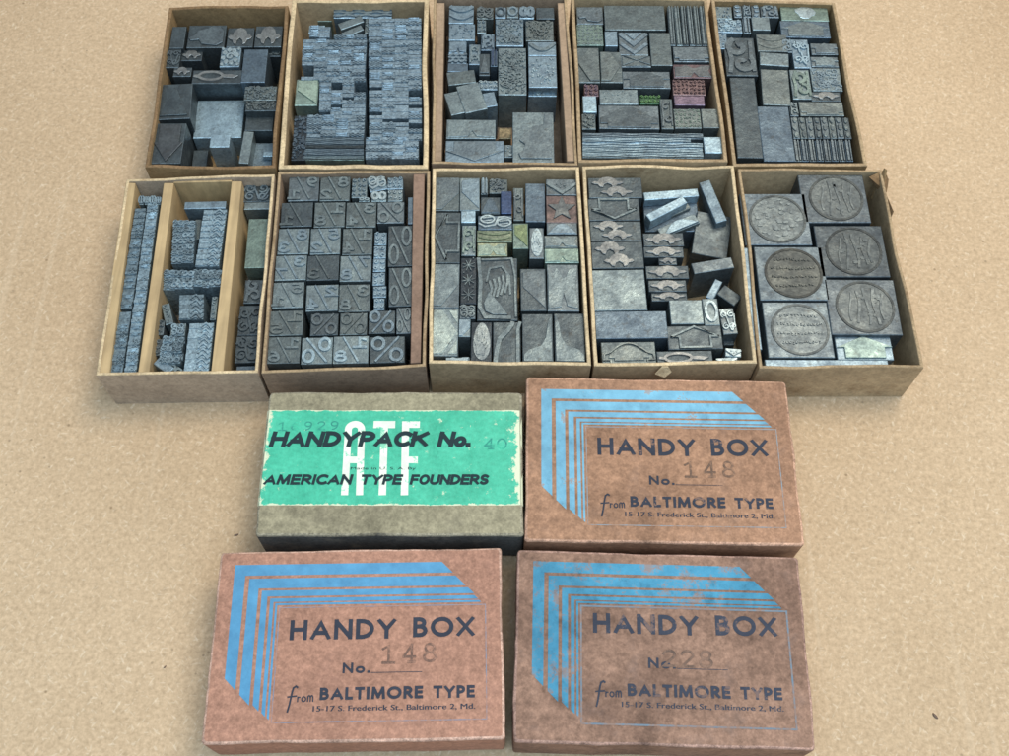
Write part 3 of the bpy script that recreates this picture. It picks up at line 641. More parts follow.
SUF = dict(B1=' in the tray with the silver block', B2=' in the tray of tiny sorts', B3=' in the far middle tray', B4=' in the tray with painted slugs', B5=' in the far right tray', B6=' in the wood-divided tray', B7=' in the fraction tray', B8=' in the hand ornament tray', B9=' in the chain border tray', B10=' in the seal block tray')
CROP = dict(a1=(140, 0, 6.306), b1=(140, 80, 6.306), a2=(270, 0, 6.306), b2=(270, 80, 6.306), a3=(425, 0, 6.306), b3=(425, 80, 6.306), a4=(570, 0, 6.306), b4=(570, 80, 6.306), a5=(710, 0, 6.306), b5=(720, 80, 6.306), a6=(90, 165, 5.31), b6=(90, 285, 5.31), a7=(255, 165, 5.606), b7=(255, 270, 5.606), a8=(420, 160, 5.606), b8=(420, 270, 5.606), a9=(575, 160, 5.606), b9=(580, 265, 5.606), a10=(730, 160, 5.045), b10=(730, 280, 5.045), p=(0, 0, 1))
ZT = 24.2
RP = random.Random(3)
def footprint(key, crop, x0, y0, x1, y1, zt, crop2=None):
    ox, oy, s = CROP[crop]; o2 = CROP[crop2 or crop]
    X0, Y0, X1, Y1 = ox+x0/s, oy+y0/s, o2[0]+x1/o2[2], o2[1]+y1/o2[2]
    xc, yc = (X0+X1)/2, (Y0+Y1)/2; z = zt/1000
    c = px(xc, yc, z); th = TR[key]['th']
    w = (px(X1, yc, z)-px(X0, yc, z)).length*1000; d = abs((px(xc, Y0, z)-px(xc, Y1, z)).y)*1000*cos(th)
    return c, th, w, d
def P(key, crop, x0, y0, x1, y1, des, tn, desc, zt=ZT, rot=0.0, face=None, z0=1.3, crop2=None, group=None, tilt=None, name=None, cat=None, full=False, rel=H08):
    c, th, w, d = footprint(key, crop, x0, y0, x1, y1, zt, crop2)
    w -= .28; d -= .28
    zt += RP.uniform(-.12, .12)
    base = tone(tn); ft = tuple(.75*u+.25*v for u, v in zip(tone(face), base)) if face and face != 'wh' else tone(face) if face else tuple(min(1, x*1.14) for x in base)
    kind = des.split(':')[0]; nm, ct = NAMES.get(kind, ('ornament_sort', 'ornament type'))
    nm, ct = name or nm, cat or ct
    flat = des == 'plain'
    mb = MB(); bt = zt-z0-(0 if flat else rel)
    mb.box(-w/2, -d/2, 0, w/2, d/2, bt, 0, min(.24, w*.08), None, 1)
    rz = th+radians(rot)+radians(RP.uniform(-.5, .5))
    o = mb.build(nm, METAL, None, (c.x, c.y, z0/1000), rz); paint(o, base)
    if tilt: o.rotation_euler = (radians(tilt[0]), radians(tilt[1]), rz)
    tag(o, desc if full else desc+SUF[key], ct, group)
    if not flat:
        f = MB(); design(des)(f, w, d, bt-.02, bt+rel, RP)
        if f.v:
            q = f.build('printing_face', METAL, o); paint(q, ft)
    return o

# ------------------------------------------------------------------ B1: loose dark sorts round a silver block
K = 'B1'
P(K, 'a1', 192, 165, 284, 305, 'plain', 'dk', 'narrow dark slug in the far left corner')
P(K, 'a1', 163, 300, 250, 420, 'scroll', 'dk', 'tall scroll sort against the left wall', face='md')
P(K, 'a1', 298, 150, 536, 295, 'cloud', 'dk', 'largest rounded ornament along the far wall', face='md')
P(K, 'a1', 545, 165, 715, 290, 'chain', 'dk', 'middle curly bracket sort along the far wall', face=(.245, .25, .245))
P(K, 'a1', 722, 155, 895, 290, 'chain', 'dk', 'curly bracket sort in the far right corner', face=(.245, .25, .245))
P(K, 'a1', 258, 305, 390, 375, 'chain', 'dk', 'small bracket sort left of the olive slab', face=(.245, .25, .245), zt=22)
P(K, 'a1', 372, 330, 505, 386, 'plain', 'og', 'olive slab lying low beside the bright rosette', zt=14)
P(K, 'a1', 504, 292, 632, 416, 'rosette', 'lb', 'bright square rosette sort', face='wh', zt=24.6)
P(K, 'a1', 645, 308, 798, 520, 'plain', 'bl', 'plain bluish upright slug right of the rosette')
P(K, 'a1', 800, 285, 890, 350, 'scroll', 'dk', 'small worn curl sort by the right wall', face='lt', zt=20)
P(K, 'a1', 205, 415, 322, 475, 'chain', 'dk', 'small bracket sort behind the big pointed slug', face=(.245, .25, .245))
P(K, 'a1', 326, 432, 640, 520, 'ringchain', 'dk', 'wide ringed sort directly behind the silver block', face=(.245, .25, .245))
P(K, 'b1', 112, 15, 322, 240, 'tri', 'dk', 'big dark pointed slug at mid left', face='dk', rot=3)
P(K, 'b1', 348, 125, 652, 365, 'plain', 'sv', 'large silver block lying low', zt=14)
P(K, 'b1', 82, 262, 272, 520, 'house:D', 'dk', 'dark arrow sort in the near left corner', face=(.085, .09, .095))
P(K, 'b1', 440, 345, 566, 424, 'plain', 'sv', 'small silver spacer standing before the silver block', zt=22)
P(K, 'b1', 618, 320, 682, 525, 'plain', 'lt', 'thin grey strip leaning near the right corner', zt=21, rot=-3, tilt=(0, 4))
P(K, 'b1', 690, 395, 838, 545, 'plain', 'lb', 'pale blue spacer lying low in the right corner', zt=12)
P(K, 'b1', 775, 448, 838, 482, 'plain', 'sv', 'small bright bar on the pale blue spacer', zt=15, z0=12.2)
P(K, 'b1', 655, 30, 862, 120, 'rough', 'wm', 'rough brownish ornament by the right wall, the farther', face='lt')
P(K, 'b1', 662, 118, 860, 190, 'rough', 'dk', 'rough dark ornament by the right wall, the nearer', face='wm', zt=23)
P(K, 'b1', 665, 195, 842, 320, 'plain', 'dk', 'dark block behind the pale blue spacer', zt=18)
P(K, 'b1', 330, 440, 425, 545, 'plain', 'dk', 'low dark slug in front of the silver block', zt=11)

# ------------------------------------------------------------------ B2: hundreds of tiny sorts in rows
K = 'B2'
P(K, 'a2', 158, 492, 304, 660, 'triL', 'pg', 'pale green square ornament by the left wall', face=(.36, .45, .37), zt=23)
P(K, 'a2', 300, 62, 392, 128, 'star', 'gn', 'green star sort lying low in the far corner', face='gn', zt=15)
P(K, 'a2', 400, 48, 770, 108, 'hlines', 'lb', 'long bluish rule along the far wall', zt=21)
P(K, 'a2', 596, 108, 800, 205, 'rough', 'wm', 'brownish fluted ornament near the far wall', face='lt', zt=23)
P(K, 'a2', 430, 120, 590, 165, 'plain', 'lt', 'farther of two slanting grey twig strips', rot=26, zt=22, name='rule_strip', cat='metal strip')
P(K, 'a2', 450, 178, 590, 215, 'plain', 'lt', 'nearer of two slanting grey twig strips', rot=30, zt=22.6, name='rule_strip', cat='metal strip')
P(K, 'b2', 140, 215, 232, 500, 'rough', 'dd', 'dark zigzag border strip in the near left corner', face='bl')
P(K, 'a2', 244, 158, 345, 210, 'plain', 'sv', 'bright small spacer near the far left corner', zt=23)
for i in range(6):
    y = 362+i*23
    P(K, 'b2', 225-i*3, y, 592, y+22, 'hlines', ('md', 'bl', 'dk', 'bl', 'bl', 'gn')[i], ('first', 'second', 'third', 'fourth', 'fifth', 'sixth')[i]+' long wavy rule counting toward the near wall', face='lb' if i != 2 else 'dk', zt=23.6)
# the sorts themselves: a few source sorts, then copies
GRP = 'tiny border sorts packed in rows'
def sort_proto(w, d, des, key, tn, fc, label, group, name='border_sort'):
    mb = MB(); mb.box(-w/2, -d/2, 0, w/2, d/2, 22.2, 0, .12); f = MB(); design(des)(f, w, d, 22.1, 22.9, RP)
    n = len(mb.v); mb.v += f.v; mb.f += [tuple(i+n for i in q) for q in f.f]; mb.m += f.m
    o = mb.build(name, SORTM, None, (0, 0, .0013), 0); paint(o, tone(tn)); tag(o, label, 'border type', group); return o
def put(o, used, x, y, th, tn, zoff=0.0, k=(.8, 1.25)):
    if o.name in used: o = o.copy(); COL.objects.link(o)
    used.add(o.name); p = px(x, y, ZT/1000)
    o.location = (p.x, p.y, .0013+zoff); o.rotation_euler = (0, 0, th+radians(RP.uniform(-1.2, 1.2)))
    paint(o, tone(tn), RP.uniform(*k)); return o
tl = 'tiny grey border sort in the packed rows'+SUF[K]
protos = [sort_proto(5.7, 2.05, s, K, 'lb', 'lb', tl, GRP) for s in ('plain', 'plain', 'strip', 'loop', 'hlines', 'plain')]
used = set()
HOLES = [(360, 86, 9, 4), (366, 88, 10, 3), (417, 93, 6, 5), (412, 105, 6, 2), (397, 120, 10, 2), (413, 125, 6, 5), (353, 123, 2, 8), (322, 113, 6, 2), (335, 85, 4, 4), (332, 106, 5, 2), (345, 97, 3, 2), (397, 32, 3, 3), (305, 70, 4, 7), (420, 44, 3, 3), (376, 114, 2, 2), (395, 141, 2, 2)]
def hole(x, y): return any(abs(x-hx) < hw*.75+2 and abs(y-hy) < hh*.75+.6 for hx, hy, hw, hh in HOLES)
th2 = TR[K]['th']
def rows(x0, x1, y0, y1, n, dy, slant):
    y = y0; r = 0
    while y < y1:
        for i in range(n):
            w = (x1-x0)/n; x = x0+(i+.5)*w+slant*(y-y0)
            if not hole(x, y):
                o = put(protos[RP.randrange(6)], used, x, y+RP.uniform(-.15, .15), th2, 'lb', RP.uniform(-.0003, .0002), (.9, 1.22))
                o.scale = (w*.448/5.7*.97*(1+.10*(165-y)/165), dy*.52/2.05*.965*(1+.06*(165-y)/165), 1)
        y += dy; r += 1
rows(368.5, 421.0, 19, 138, 4, 3.6, .006)
rows(365.5, 418.5, 138, 159, 4, 3.6, -.01)
rows(303, 366.5, 40, 78, 5, 3.7, -.06)
rows(319.5, 365.5, 79, 113, 4, 3.7, -.02)
rows(307.5, 364.5, 116, 136, 4, 3.6, -.05)
rows(310, 330, 27, 38, 2, 3.7, -.1)
rows(334, 366, 36, 39, 3, 3.7, 0)

# ------------------------------------------------------------------ B3
K = 'B3'
P(K, 'a3', 150, 25, 308, 140, 'swag', 'lb', 'swag sort in the far left corner', face='lb')
P(K, 'a3', 150, 142, 316, 248, 'spots', 'lb', 'grey slug with a bright spot, second along the left side', face='lb')
P(K, 'a3', 325, 40, 432, 112, 'scroll', 'wm', 'small curled sort at far centre left', face='md')
P(K, 'a3', 440, 38, 512, 108, 'ring', 'lb', 'single dark ring sort on the far wall', face='dk')
P(K, 'a3', 516, 35, 592, 106, 'ring', 'lt', 'single pale ring sort on the far wall', face='lb')
P(K, 'a3', 596, 35, 690, 112, 'rings', 'lb', 'pair of pale rings on the far wall', face='lb')
P(K, 'a3', 700, 46, 816, 120, 'plain', 'dk', 'dark plain slug in the far right corner')
P(K, 'a3', 328, 118, 386, 202, 'letters', 'lt', 'small worn sort left of the dark gap', face='lb')
P(K, 'a3', 444, 112, 622, 285, 'rough', 'lb', 'pale rough ornament at far centre', face='lt')
P(K, 'a3', 634, 124, 812, 252, 'rough', 'wm', 'brownish rough ornament on the right side', face='wm')
P(K, 'a3', 150, 252, 262, 330, 'wave', 'lb', 'wavy sort on the left side', face='lb')
P(K, 'a3', 148, 330, 264, 394, 'hlines', 'lb', 'ribbed sort on the left side', face='lb')
P(K, 'a3', 142, 396, 272, 452, 'plain', 'bl', 'short blue-grey slug behind the slightly tilted slug')
P(K, 'a3', 140, 446, 318, 530, 'plain', 'mw', 'slightly tilted plain slug by the left wall', rot=8, zt=24.6)
P(K, 'a3', 276, 270, 350, 400, 'fig', 'lb', 'tall curly sort left of the triangle sort', face='lt')
P(K, 'a3', 352, 206, 440, 312, 'fig', 'bl', 'blue-grey curly sort behind the triangle sort', face='lb')
P(K, 'a3', 412, 312, 458, 412, 'vline', 'bl', 'narrow dark blue sort right of the triangle sort', face='blue')
P(K, 'a3', 340, 330, 410, 470, 'tri', 'dk', 'small triangle sort at the centre', face='md')
P(K, 'a3', 460, 292, 640, 590, 'rough', 'lt', 'largest rough ornament, tall and pale, at the centre', face='lt')
P(K, 'a3', 650, 256, 828, 345, 'swags', 'lb', 'pale swag sort on the right side', face='lt')
P(K, 'a3', 652, 346, 832, 545, 'spots', 'lb', 'grey sort with white dots on the right side', face='wh')
P(K, 'a3', 650, 556, 832, 600, 'spots', 'lb', 'low pale blue sort in front of the dotted sort', face='wh', zt=20)
P(K, 'b3', 140, 70, 258, 215, 'plain', 'lt', 'left slug of three tilted slugs', rot=16, zt=24.4)
P(K, 'b3', 222, 22, 368, 200, 'plain', 'lt', 'middle and largest slug of three tilted slugs', rot=17, zt=25)
P(K, 'b3', 370, 76, 448, 168, 'plain', 'lb', 'right and palest slug of three tilted slugs', rot=12, zt=24)
P(K, 'a3', 335, 500, 458, 560, 'letters', 'lb', 'pale worn sort behind the three tilted slugs', face='wh', zt=23)
P(K, 'b3', 134, 244, 446, 366, 'wave', 'lt', 'wide pale ribbon sort in the near left corner', face='lt', rel=.5)
P(K, 'b3', 128, 376, 498, 515, 'house:D', 'lb', 'wide arrow sort pointing at the near wall', face='md', rel=.6)
P(K, 'b3', 500, 400, 572, 482, 'spots', 'lt', 'little pale sort between arrow and big profile block', face='wh', zt=22)
P(K, 'b3', 552, 192, 814, 510, 'bust', 'lt', 'big block with a raised rounded profile', face='md', zt=24.6)
P(K, 'b3', 462, 302, 546, 372, 'plain', (.30, .24, .15), 'tan chip lying deep in the central gap', zt=9, name='board_chip', cat='chip')

# ------------------------------------------------------------------ B4
K = 'B4'
P(K, 'a4', 42, 36, 210, 146, 'cloud', 'md', 'raised cloud sort in the far left corner', face='md')
P(K, 'a4', 42, 150, 210, 284, 'letters', 'gn', 'pale worn slug nearer than the cloud sort', face='lt', rel=.3)
P(K, 'a4', 216, 34, 600, 190, 'plain', 'mw', 'largest plain slug along the far wall')
P(K, 'a4', 220, 196, 300, 292, 'plain', 'lb', 'small pale blue square spacer')
P(K, 'a4', 308, 196, 494, 342, 'chev', 'md', 'chevron sort at the centre', face='lb', rel=.6)
P(K, 'a4', 506, 204, 640, 412, 'plain', 'mw', 'plain upright slug left of the rule strips')
for i in range(6):
    x = 622+i*40
    P(K, 'a4', x, 34, x+38.5, 280, 'vline', ('md', 'lt', 'dk', 'md', 'mw', 'md')[i], ('leftmost', 'second from left', 'third from left', 'third from right', 'second from right', 'rightmost')[i]+' of six upright rule strips', face='lt')
P(K, 'a4', 652, 286, 880, 384, 'dome', 'md', 'eye-shaped bracket sort below the rule strips', face='md')
P(K, 'a4', 46, 292, 188, 515, 'diamondL', 'mw', 'left half of the big diamond ornament', face='wm')
P(K, 'a4', 190, 318, 330, 515, 'diamondR', 'mw', 'right half of the big diamond ornament', face='wm')
P(K, 'a4', 322, 346, 512, 418, 'X', 'md', 'crossed X sort beside the big diamond', face='mw', rel=.6)
P(K, 'a4', 332, 444, 634, 552, 'house:U', 'md', 'wide dark arrow sort pointing at the far wall', face='dk', rel=.6)
P(K, 'a4', 652, 402, 900, 490, 'wave', 'rd', 'dull pinkish sort with a curve, farthest of three stained', face='mw', rel=.4)
P(K, 'a4', 648, 496, 856, 592, 'letters', (.18, .12, .12), 'red-stained rough sort, middle of three stained', face='rd')
P(K, 'b4', 656, 98, 850, 160, 'plain', 'pk', 'purple-pink sort, nearest of three stained', zt=23)
P(K, 'b4', 88, 22, 182, 96, 'letters', 'rd', 'small red-stained sort by the left wall', face='pk')
P(K, 'b4', 80, 100, 168, 205, 'plain', 'sv', 'pale blue spacer by the left wall')
P(K, 'b4', 74, 206, 164, 304, 'rough', 'mw', 'small grey sort just nearer than the pale spacer', face='mw')
P(K, 'b4', 186, 54, 430, 150, 'spots', 'lt', 'pale speckled sort behind the dark bracket', face='lt', rel=.4)
P(K, 'b4', 440, 88, 576, 146, 'letters', 'grn', 'bright green painted sort', face=(.12, .25, .10), zt=22)
P(K, 'b4', 182, 154, 564, 302, 'dome', 'md', 'wide dark bracket ornament', face='dk', rel=.6)
P(K, 'b4', 572, 110, 652, 302, 'fig', 'mw', 'narrow curly sort right of the dark bracket', face='md')
P(K, 'b4', 656, 178, 828, 302, 'letters', 'wm', 'brownish worn sort near the right wall, the wider', face='gn', rel=.4)
P(K, 'b4', 830, 180, 944, 302, 'plain', 'wm', 'brownish plain slug in the corner by the right wall')
for i in range(5):
    y = 332+i*31
    P(K, 'b4', 78, y, (840, 762, 838, 838, 842)[i], y+30, 'hlines', ('md', 'lb', 'lb', 'lt', 'lt')[i], ('farthest', 'second farthest', 'middle', 'second nearest', 'nearest')[i]+' of five long wavy strips', face='sv' if i else 'lb')
P(K, 'b4', 844, 358, 962, 462, 'plain', 'sv', 'pale blue square spacer in the near right corner')

# ------------------------------------------------------------------ B5
K = 'B5'
P(K, 'a5', 36, 32, 142, 112, 'spots', 'lt', 'pale worn sort in the far left corner', face='lb')
P(K, 'a5', 48, 116, 204, 200, 'rough', 'lb', 'pale rough ornament near the far left corner', face='sv')
for i, x in enumerate((150, 205, 262, 320)):
    P(K, 'a5', x, 26, x+(54 if i < 3 else 115), 104, 'fig' if i % 2 else 'strip', 'md', ('first', 'second', 'third', 'widest')[i]+' of four small sorts on the far wall', face='lb')
P(K, 'a5', 208, 106, 258, 200, 'vline', 'md', 'narrow sort left of the small square slug', face='lb')
P(K, 'a5', 264, 106, 378, 190, 'plain', 'lt', 'small plain square slug near the far wall')
P(K, 'a5', 448, 24, 748, 124, 'paint', 'gn', 'wide slug carrying the white painted blob', face='wh')
P(K, 'a5', 448, 126, 758, 232, 'house:U', 'bl', 'widest arrow sort, in front of the white painted slug', face='wm', rel=.5)
P(K, 'a5', 56, 202, 112, 302, 'spots', 'lb', 'small pale sort left of the big dark curl', face='sv')
P(K, 'a5', 94, 228, 292, 470, 'fig', 'dk', 'big dark curl ornament', face='md')
P(K, 'a5', 296, 214, 490, 322, 'swag', 'wm', 'brownish slug right of the dark curl', face='wm', rel=.3)
P(K, 'a5', 314, 332, 498, 414, 'plain', 'lt', 'pale wide slug behind the big brownish slug', rot=-4)
P(K, 'a5', 450, 236, 520, 322, 'fig', 'md', 'tiny curly sort at the centre', face='lb')
P(K, 'a5', 522, 240, 632, 422, 'scroll', 'lb', 'pale curly sort left of the two small arrows', face='sv')
P(K, 'a5', 638, 268, 808, 340, 'house:U', 'md', 'farther of two small arrow sorts by the right wall', face='md', rel=.6)
P(K, 'a5', 638, 352, 812, 418, 'house:U', 'md', 'nearer of two small arrow sorts by the right wall', face='lt', rel=.6)
P(K, 'a5', 640, 424, 830, 570, 'rough', 'lt', 'pale ornament below the small arrows', face='lb', rel=.5)
P(K, 'a5', 514, 430, 640, 618, 'fig', 'lt', 'pale tall figure sort at the centre', face='gn')
P(K, 'b5', 262, -68, 440, 158, 'plain', 'wm', 'large brownish plain slug at the centre', rot=-2)
P(K, 'b5', 576, 68, 764, 128, 'chain', 'dk', 'dark chain sort by the right wall', face=(.245, .25, .245))
P(K, 'b5', 502, 132, 782, 222, 'dome', 'wm', 'brownish bracket sort by the right wall', face='wm', rel=.5)
P(K, 'b5', 440, 132, 496, 222, 'fig', 'md', 'tiny curly sort left of the brownish bracket', face='lt')
P(K, 'b5', 84, -20, 246, 486, 'plain', 'dk', 'longest dark slug along the left wall')
P(K, 'b5', 254, 164, 456, 510, 'plain', 'bl', 'big blue-grey slug in the near centre')
for i in range(8):
    x = 456+i*46.5
    P(K, 'b5', x, 228, x+45.5, 362, 'strip', ('md', 'mw', 'md', 'dk')[i % 4], ('leftmost', 'second', 'third', 'fourth', 'fifth', 'sixth', 'seventh', 'rightmost')[i]+' of eight short strips, farther row', face='mw')
for i in range(8):
    x = 466+i*46.5
    P(K, 'b5', x, 374, x+45.5, 506, 'vline', ('md', 'bl')[i % 2], ('leftmost', 'second', 'third', 'fourth', 'fifth', 'sixth', 'seventh', 'rightmost')[i]+' of eight ribbed strips, nearer row', face='md')

# ------------------------------------------------------------------ B6: columns of tiny sorts between wooden strips
K = 'B6'
th6 = TR[K]['th']
tl6 = 'tiny bluish sort stacked in the narrow left column'+SUF[K]
pr6 = [sort_proto(4.5, 1.62, s, K, 'lb', 'lb', tl6, 'tiny sorts in the narrow left column', 'narrow_sort') for s in ('plain', 'strip', 'loop')]
used6 = set()
for side, (xa, ya, xb, yb) in enumerate(((264, 234, 137, 464), (331, 205, 210, 464))):
    n = 50 if side == 0 else 53
    ya = 165+ya/5.31; yb = 285+yb/5.31; xa = 90+xa/5.31; xb = 90+xb/5.31
    for i in range(n):
        t = i/(n-1)
        if side == 0 and 30 <= i <= 30: continue
        x, y = xa+(xb-xa)*t+RP.uniform(-.12, .12), ya+(yb-ya)*t
        o = put(pr6[RP.randrange(3)], used6, x, y, th6, 'sv', RP.uniform(-.0003, .0002), (.50, .68) if side == 0 else (.68, .95)); o.scale = (1, 1.0+.0*t, 1)
for i in range(4):
    P(K, 'a6', 258+i*30, 158+(i % 2)*6, 286+i*30, 205, 'rings', 'lt', ('leftmost', 'second', 'third', 'rightmost')[i]+' pale curl sort at the top of the narrow column', face='sv')
tl6b = 'small wave sort in the ranks of the middle column'+SUF[K]
g6b = 'wave sorts in the middle column'
pw = [sort_proto(9.6, 2.8, s, K, 'lb', 'lb', tl6b, g6b, 'wave_sort') for s in ('loop', 'loop')]; pw2 = [sort_proto(4.9, 3.0, s, K, 'lt', 'lt', tl6b, g6b, 'wave_sort') for s in ('rings', 'scroll', 'ovals')]
u = set()
for i in range(10): put(pw[i % 2], u, 90+(662-i*4.6)/5.31, 165+(246+i*30)/5.31, th6, 'sv', RP.uniform(-.0004, .0002), (.75, 1.0))
for i in range(10): put(pw[i % 2], u, 90+(590-i*3.2)/5.31, 285+(214+i*27)/5.31, th6, 'sv', RP.uniform(-.0004, .0002), (.78, 1.05))
for i in range(7):
    for j in range(2): put(pw2[RP.randrange(3)], u, 90+(470+j*55-i*1.5)/5.31, 165+(305+i*32)/5.31, th6, 'sv', RP.uniform(-.0008, .0002), (.55, .85))
for (x0, y0, n, m, dx, dy) in ((90+420/5.31, 165+570/5.31, 3, 3, 9.4, 5.6), (90+570/5.31, 165+558/5.31, 3, 3, 9.0, 5.6), (90+412/5.31, 285+280/5.31, 2, 5, 9.6, 5.4)):
    for i in range(n):
        for j in range(m): put(pw2[RP.randrange(3)], u, x0+i*dx-j*.8+RP.uniform(-.4, .4), y0+j*dy+RP.uniform(-.4, .4), th6+RP.uniform(-.07, .07), 'sv', RP.uniform(-.0018, .0), (.5, .9))
for i in range(5): put(pw[i % 2], u, 90+(535)/5.31, 285+(60+i*25)/5.31, th6, 'sv', RP.uniform(-.0006, .0), (.5, .75))
P(K, 'a6', 500, 192, 722, 232, 'plain', 'lb', 'pale slug across the far end of the middle column')
P(K, 'a6', 552, 288, 588, 395, 'plain', 'wm', 'narrow brownish spacer in the middle column', zt=20)
P(K, 'b6', 385, 90, 430, 205, 'letters', 'lt', 'slanting sort by the middle strip, at half length', rot=16, zt=22)
P(K, 'b6', 638, 55, 672, 180, 'letters', 'lt', 'upright narrow sort by the right strip')
P(K, 'b6', 425, 198, 505, 265, 'scroll', 'lt', 'square curl sort in the middle column', face='sv')
P(K, 'b6', 355, 180, 392, 260, 'letters', 'md', 'farther dark sort against the middle strip', zt=21)
P(K, 'b6', 342, 280, 380, 370, 'letters', 'md', 'nearer dark sort against the middle strip', zt=21)
P(K, 'b6', 335, 405, 445, 450, 'plain', 'lb', 'long sort slanting toward the near wall', rot=-38, zt=23, name='border_sort', cat='border type')
P(K, 'b6', 408, 425, 500, 470, 'rings', 'lt', 'ringed sort slanting at the near wall', rot=-36, zt=22.4)
P(K, 'a6', 808, 98, 962, 190, 'scroll', 'dk', 'dark slug with pale scrolls in the right compartment', face='lb', zt=20)
P(K, 'a6', 818, 196, 962, 236, 'plain', 'lt', 'bright narrow bar in the right compartment', zt=20)
P(K, 'a6', 830, 282, 952, 545, 'plain', 'gn', 'large greenish plain slug in the right compartment', zt=21)
P(K, 'b6', 815, -35, 925, 92, 'fig', 'dk', 'grey curly sort nearer than the greenish slug', face='md', zt=20)
P(K, 'b6', 785, 100, 915, 262, 'scroll', 'dk', 'farther of two dark scratched slugs in the right compartment', face='dk', zt=20)
P(K, 'b6', 768, 264, 905, 408, 'scroll', 'dk', 'nearer of two dark scratched slugs in the right compartment', face='dk', zt=20)
P(K, 'b6', 775, 428, 890, 472, 'plain', 'bl', 'low bluish slug at the near right corner', zt=18)

# ------------------------------------------------------------------ B7: fractions and percent signs
K = 'B7'
F = [('a7', 185, 58, 358, 196, 'num:9,1', 'md', 'worn fraction in the far left corner', 'lt'),
 ('a7', 362, 58, 532, 196, 'num:8,2', 'mw', 'fraction with a clear 2, second in the far row', 'lt'),
 ('a7', 142, 204, 322, 342, 'num:,1', 'dk', 'dark worn fraction at the left of the second row', 'mw'),
 ('a7', 330, 202, 504, 344, 'num:1,8', 'mw', 'fraction with a clear 8 in the second row', 'lt'),
 ('a7', 508, 202, 680, 344, 'num:3,4', 'mw', 'fraction with a clear 4, third in the second row', 'lt'),
 ('a7', 684, 202, 836, 322, 'pct:\\', 'md', 'small percent sign right of the second-row fractions', 'lt'),
 ('a7', 126, 350, 302, 496, 'num:8,3', 'lt', 'worn pale fraction at the left of the third row', 'lb'),
 ('a7', 308, 348, 478, 496, 'num:5,2', 'lt', 'pale scratched fraction second in the third row', 'lb'),
 ('a7', 488, 348, 658, 498, 'num:1,4', 'mw', 'fraction over 4 third in the third row', 'lt'),
 ('a7', 110, 500, 288, 642, 'num:3,7', 'lt', 'pale worn fraction at the left of the fourth row', 'lb'),
 ('a7', 290, 500, 470, 642, 'num:,3', 'dk', 'darkest worn fraction at the middle of the fourth row', 'mw'),
 ('a7', 474, 502, 652, 648, 'num:7,8', 'lt', 'bright-edged fraction third in the fourth row', 'lb'),
 ('b7', 96, 62, 272, 208, 'num:5,1', 'lt', 'rubbed fraction at the left of the fifth row', 'lt'),
 ('b7', 284, 76, 466, 226, 'num:2,4', 'lt', 'fraction with a plain 4, second in the fifth row', 'lb'),
 ('b7', 468, 74, 644, 230, 'num:3,8', 'mw', 'fraction over 8 third in the fifth row', 'lt'),
 ('b7', 78, 222, 268, 364, 'num:1,5', 'mw', 'brownish fraction at the left of the sixth row', 'wm'),
 ('b7', 308, 238, 466, 362, 'pct:/', 'dk', 'dark percent sign right of the black gap', 'md'),
 ('b7', 474, 236, 628, 360, 'pct:/', 'mw', 'worn percent sign in the middle of the sixth row', 'mw'),
 ('b7', 634, 222, 786, 352, 'pct:/', 'dk', 'blackish percent sign third in the sixth row', 'lb'),
 ('b7', 790, 204, 876, 352, 'pct:\\', 'md', 'narrow percent sign at the right of the sixth row', 'lt'),
 ('b7', 68, 368, 252, 520, 'num:1,6', 'mw', 'fraction in the near left corner', 'lt'),
 ('b7', 258, 372, 434, 524, 'pct:\\', 'lt', 'bright percent sign in the near row', 'sv'),
 ('b7', 436, 364, 636, 520, 'num:1,8', 'lt', 'pale fraction with a bold 8 in the near row', 'sv'),
 ('b7', 642, 366, 840, 516, 'pct:/', 'dk', 'largest dark percent sign in the near row', 'lb'),
 ('a7', 744, 332, 884, 562, 'pct:\\', 'dk', 'tall percent sign by the strip, the farther', 'lt')]
for c, a, b_, e, f_, ds, tn, lb_, fc in F: P(K, c, a, b_, e, f_, ds, tn, lb_, face=fc, rel=.65)
P(K, 'a7', 748, 568, 882, 200, 'pct:\\', 'dk', 'tall percent sign by the strip, the nearer', face='lt', crop2='b7', rel=.65)
P(K, 'a7', 540, 68, 628, 178, 'letters', 'lt', 'small jumbled sort in the far row, left of the white one', face='lb')
P(K, 'a7', 632, 54, 736, 140, 'ovals', 'lb', 'small white percent sort in the far row', face='wh', rot=12)
P(K, 'a7', 580, 180, 644, 200, 'rings', 'lt', 'tiny bright sort in front of the jumbled one', face='wh')
P(K, 'a7', 650, 142, 738, 200, 'rings', 'lt', 'little ringed sort in front of the white percent sort', face='wh')
P(K, 'a7', 740, 60, 830, 130, 'stack', 'lb', 'small double row sort at the far right', face='sv')
P(K, 'a7', 742, 132, 828, 198, 'stack', 'lt', 'second double row sort near the far right', face='wh')
P(K, 'a7', 856, 178, 886, 330, 'plain', 'bl', 'thin blue-grey strip against the brown liner')
yy = [370, 448, 520, 595]
for i in range(4):
    P(K, 'a7', 668-i*4, 370+i*75, 738-i*3, 443+i*75, 'stack', 'lb', ('farthest', 'second farthest', 'third farthest', 'fourth farthest')[i]+' white sort in the stacked column', face='sv')
P(K, 'b7', 660, 84, 736, 150, 'stack', 'lb', 'fifth farthest white sort in the stacked column', face='sv')
P(K, 'b7', 664, 153, 726, 220, 'stack', 'lb', 'nearest white sort in the stacked column', face='sv')

